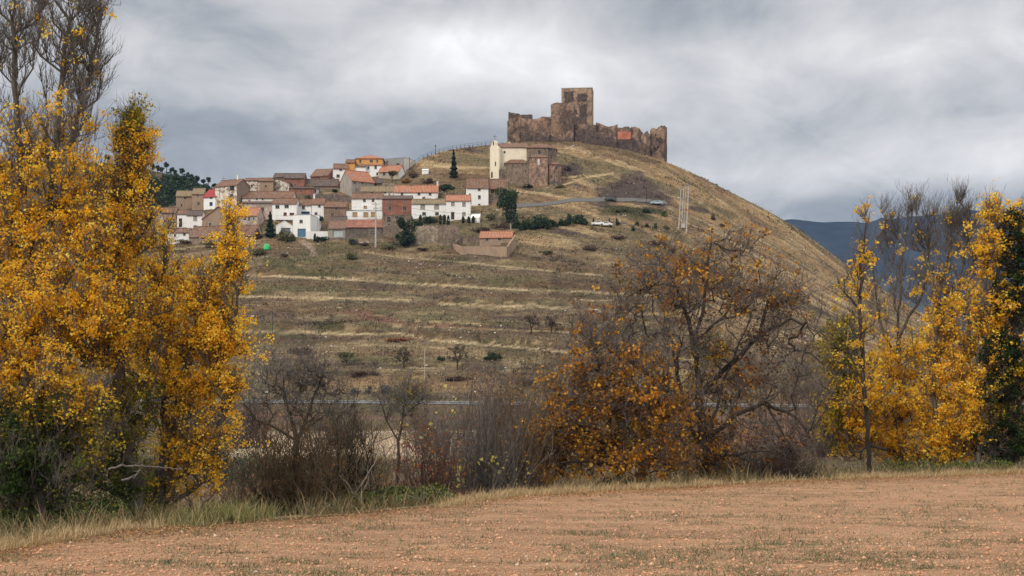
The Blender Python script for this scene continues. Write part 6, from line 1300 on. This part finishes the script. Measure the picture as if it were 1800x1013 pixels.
# tufts of green weeds in the ploughed field
def infield(n, s):
    gg = np.random.default_rng(s); D = 1/gg.uniform(1/64., 1/21., n); px = gg.uniform(-120, 1920, n); ok = D < edge_D(px)-.2; return px[ok], D[ok]
px, D = infield(26000, 31); X = (px-CX)/F*D; d_ = .6*fbm(X/1.5+D*.25, D/.9, 4, 33)+.4*g.uniform(.3, .7, len(X))*1.0; rightk = sst(-200, 900, px)*.06; kk = d_ > .565-rightk; px, D, X = px[kk], D[kk], X[kk]
m = 9; g = np.random.default_rng(34); Xr = np.repeat(X, m)+g.normal(0, .10, len(X)*m); Dr = np.repeat(D, m)+g.normal(0, .04, len(X)*m); k = len(Xr)
P = np.stack([Xr, Dr, gzv(Xr, Dr)-.01], -1); sz = np.repeat(g.uniform(.5, 1.4, len(X)), m); cl = np.array([(.11, .13, .05), (.14, .15, .065), (.18, .16, .085), (.075, .095, .04)])[np.repeat(g.integers(0, 4, len(X)), m)]*(1+g.normal(0, .18, (k, 1)))
stuff('field_weeds', *blades(P, g.gamma(3, .023, k)*sz, .015, cl, g, .9), GRASS)
# short dark stubble and straw
px, D = infield(60000, 35); X = (px-CX)/F*D; d_ = fbm(X/3+D*.2, D/.7, 4, 36); kk = d_ > .47; px, D, X = px[kk], D[kk], X[kk]; k = len(X); P = np.stack([X, D, gzv(X, D)-.005], -1)
cl = np.array([(.20, .13, .08), (.10, .07, .045), (.50, .36, .22), (.30, .20, .12), (.13, .12, .06)])[g.integers(0, 5, k)]
stuff('stubble', *blades(P, g.gamma(2.5, .016, k), .014, cl, g, 1.3), GRASS)
# stones and clods
def pebbles(name, X, Y, s, col, seed, mat):
    gg = np.random.default_rng(seed); n = len(X); O = np.array([(1, 0, 0), (0, 1, 0), (-1, 0, 0), (0, -1, 0), (0, 0, .7), (0, 0, -.6)], float)
    V = O[None]*s[:, None, None]*(1+gg.normal(0, .28, (n, 6, 1))); a = gg.uniform(0, 6.283, n); c, s_ = np.cos(a)[:, None], np.sin(a)[:, None]; V = np.stack([V[..., 0]*c*1.3-V[..., 1]*s_, V[..., 0]*s_*1.3+V[..., 1]*c, V[..., 2]], -1)
    V += np.stack([X, Y, gzv(X, Y)+s*.15], -1)[:, None]; i = np.arange(n)[:, None]*6
    T = np.array([(0, 1, 4), (1, 2, 4), (2, 3, 4), (3, 0, 4), (1, 0, 5), (2, 1, 5), (3, 2, 5), (0, 3, 5)]); F3 = (i[:, :, None]+T[None]).reshape(-1, 3)
    return stuff(name, V.reshape(-1, 3), F3, np.repeat(col, 6, 0), mat)
t = NT('stone_surface'); M_PEB = t.fin(t.attr(), .95)
px, D = infield(46000, 41); X = (px-CX)/F*D; k = len(X); col = np.array([(.50, .265, .15), (.42, .215, .12), (.56, .31, .19)])[g.integers(0, 3, k)]
pebbles('clods', X, D, g.gamma(2.2, .0065, k), col, 42, M_PEB)
px, D = infield(1500, 43); X = (px-CX)/F*D; k = len(X); col = np.array([(.56, .43, .32), (.62, .50, .40), (.44, .32, .24)])[g.integers(0, 3, k)]
pebbles('stones', X, D, g.gamma(2.0, .0065, k), col, 44, M_PEB)
# fallen leaves along the margin
n = 26000; px = g.uniform(-200, 1950, n); off = np.abs(g.gamma(1.3, 1.1, n))*-1+.8; dn = fbm(px/120, px*0, 3, 46)*np.interp(px, [-200, 200, 430, 780, 900, 2000], [.5, .7, .25, .3, 1, 1]); kk = g.uniform(0, 1, n) < 1.2*dn; px, off = px[kk], off[kk]; Y = edge_D(px)+off; X = (px-CX)/F*Y; k = len(X)
P = np.stack([X, Y, gzv(X, Y)+.02], -1); v, t3, c = leaf_cards(P, np.full(k, .075), np.array([(.52, .28, .11), (.40, .18, .07), (.30, .12, .05), (.60, .40, .16), (.20, .09, .05)])[g.integers(0, 5, k)], g)
v = v.reshape(-1, 4, 3); c0 = v.mean(1, keepdims=True); v = (v-c0)*np.array((1, 1, .35))+c0
stuff('fallen_leaves', v.reshape(-1, 3), t3, c, LEAF)
# grass tufts and scrub on the hill and the valley (drawn from the ground's own colour)
from numpy import searchsorted
def base_at(px, D):
    j = np.clip(searchsorted(cols_px, px), 0, n_c-1); i = np.clip(searchsorted(rows_D, D), 0, n_r-1); return base[i, j]
def hill_pts(n, s, lo=322, hi=570):
    gg = np.random.default_rng(s); px = gg.uniform(-60, 1860, n); D = gg.uniform(lo, hi, n); C, DC = crest(px); ok = D < DC+2; return px[ok], D[ok], gg
_hs = [(o.location.x, o.location.y, 9.0) for o in scene.objects if o.name.split('.')[0] in ('house',)]
HX = np.array([[h[0], h[1]] for h in _hs])
def clear(px, D):
    X = (px-CX)/F*D; ok = np.ones(len(px), bool)
    for hx, hy in HX: ok &= ~((X > hx-1.5)&(X < hx+11)&(D > hy-1.0)&(D < hy+8))
    y = HY-(hz(px, D)-CZ)*F/D
    for l in ([(898,364), (960,360), (1040,353), (1100,352), (1172,357)],):
        ok &= ~((px > 895)&(px < 1176)&(np.abs(y-np.interp(px, [q[0] for q in l], [q[1] for q in l])) < 3.2))
    return ok
px, D, gg = hill_pts(150000, 51); kk = clear(px, D); px, D = px[kk], D[kk]; X = (px-CX)/F*D; bc = base_at(px, D); k = len(px)
P = np.stack([X, D, gzv(X, D)-.1], -1); col = bc*(1+gg.normal(.0, .36, (k, 1))); col = np.clip(col, .01, .9)
stuff('hill_grass', *blades(P, gg.gamma(4, .12, k), .34, col, gg, .5), GRASS)
# dark low scrub clumps
px, D, gg = hill_pts(40000, 52); X = (px-CX)/F*D; d_ = fbm(X/9, D/5, 4, 53); yy_ = HY-(hz(px, D)-CZ)*F/D
kk = clear(px, D)&((d_ > .655)|((bc_ := base_at(px, D)).sum(1) < .25)&(d_ > .56)); px, D, X = px[kk], D[kk], X[kk]; m = 5; k = len(px)*m
P = np.stack([np.repeat(X, m)+gg.normal(0, .35, k), np.repeat(D, m)+gg.normal(0, .35, k), np.zeros(k)], -1); P[:, 2] = gzv(P[:, 0], P[:, 1])+gg.uniform(0, .55, k)
v, t3, c = leaf_cards(P, np.full(k, .42), np.array([(.085, .062, .042), (.065, .055, .028), (.11, .08, .048), (.055, .045, .032)])[gg.integers(0, 4, k)]*(1+gg.normal(0, .2, (k, 1))), gg, wide=1.0)
stuff('hill_scrub', v, t3, c, LEAFD)
# valley floor weeds
gg = np.random.default_rng(54); n = 60000; px = gg.uniform(-60, 1860, n); D = 1/gg.uniform(1/322., 1/52., n); kk = (D > edge_D(px)+9)&(D < 312); px, D = px[kk], D[kk]; X = (px-CX)/F*D; bc = base_at(px, D); k = len(px)
P = np.stack([X, D, gzv(X, D)-.05], -1); stuff('valley_grass', *blades(P, gg.gamma(4, .07, k)*(.5+D/200), .04+.0009*float(D.mean()), np.clip(bc*(1+gg.normal(.05, .3, (k, 1))), .01, .9), gg, .5), GRASS)
# pale rubble scattered on the bare banks
px, D, gg = hill_pts(9000, 55); X = (px-CX)/F*D; kk = clear(px, D)&(fbm(X/12, D/8, 3, 56) > .55); px, D, X = px[kk], D[kk], X[kk]; k = len(px)
pebbles('rubble', X, D, gg.gamma(2.5, .07, k), np.array([(.42, .37, .31), (.28, .22, .18), (.55, .5, .44)])[gg.integers(0, 3, k)], 57, M_PEB)
# ---- wooded left hill: pines on the skyline one by one, the closed wood below as stuff
P_, D_, z_ = LH
def lh_z(px, D):
    i = int(np.clip(round((D-560)/4), 0, P_.shape[0]-1)); j = int(np.clip(round((px+1000)/6), 0, P_.shape[1]-1)); return float(z_[i, j])
g = np.random.default_rng(61)
def lh_tree(px, D, h, w, label=None, group=None):
    k = D/F; o = np.array(((px-CX)*k, D, lh_z(px, D))); n = 420
    nl = 7; ctr = unit(g.normal(0, 1, (nl, 3)))*g.uniform(.3, .6, (nl, 1)); ci = g.integers(0, nl, n); q = ctr[ci]+unit(g.normal(0, 1, (n, 3)))*(g.uniform(.2, 1, (n, 1))**.5)*.42
    P = q*np.array((w/2, w/2, h*.36)); P[:, 2] += h*.64; v, t3, c = leaf_cards(P, np.full(n, w*.13), pick('pine', n, g, .22)*.8, g, wide=1.0)
    th = empty('pine_tree', o, 0, label, 'tree', group); V, Q = tubes([(np.array([(0, 0, -1), (.1, 0, h*.45), (0, 0, h*.85)]), np.array((.22, .16, .06)))]); link('trunk', mesh_np('pine_trunk', V, Q, WOOD_D), th); link('crown', mesh_np('pine_crown', v, t3, LEAFD, c), th)
lx = [268, 276, 285, 293, 301, 306, 312, 319, 325, 331, 338, 345, 357, 367, 377, 205, 190, 150]
for i, x in enumerate(lx): lh_tree(x+g.uniform(-1.5, 1.5), 734+g.uniform(-6, 6), g.uniform(4.2, 6.2), g.uniform(3.2, 4.6), 'round headed pine on the skyline of the left hill', 'pines on the skyline of the left hill')
n = 900; xs_, Ds_ = g.uniform(225, 420, n), g.uniform(600, 728, n); kk = (fbm((xs_)/26, Ds_/40, 3, 62) > .46+.16*sst(320, 400, xs_)+.1*sst(690, 730, Ds_)); Vv, Tt, Cc, off = [], [], [], 0
for x, D in list(zip(xs_[kk], Ds_[kk]))[:520]:
    k = D/F; o = np.array(((x-CX)*k, D, lh_z(x, D))); m = 110; w_ = g.uniform(3, 5.5); q = unit(g.normal(0, 1, (m, 3)))*(g.uniform(.3, 1, (m, 1))**.5); P = q*np.array((w_/2, w_/2, w_*.5))+np.array((0, 0, w_*.55))+o
    v, t3, c = leaf_cards(P, np.full(m, w_*.2), pick('dgreen' if g.random() < .6 else 'pine', m, g, .25), g, wide=1.0); Vv.append(v); Tt.append(t3+off); Cc.append(c); off += len(v)
stuff('pine_wood', np.concatenate(Vv), np.concatenate(Tt), np.concatenate(Cc), LEAFD)
# ================================================================= AIR AND LOW CLOUD
def volbox(name, x0, x1, y0, y1, z0, z1, dens, color, aniso=.0):
    m = bpy.data.materials.new(name); m.use_nodes = True; t_ = m.node_tree; t_.nodes.remove(t_.nodes['Principled BSDF'])
    v = t_.nodes.new('ShaderNodeVolumePrincipled'); v.inputs['Density'].default_value = dens; v.inputs['Color'].default_value = (*color, 1); v.inputs['Anisotropy'].default_value = aniso
    t_.links.new(v.outputs[0], t_.nodes['Material Output'].inputs['Volume'])
    return tag(MB().box(x0, x1, y0, y1, z0, z1).build(name, m), kind='stuff')
volbox('haze', -5200, 5600, -60, 6500, -60, 760, 3.5e-5, (.36, .55, 1.0))
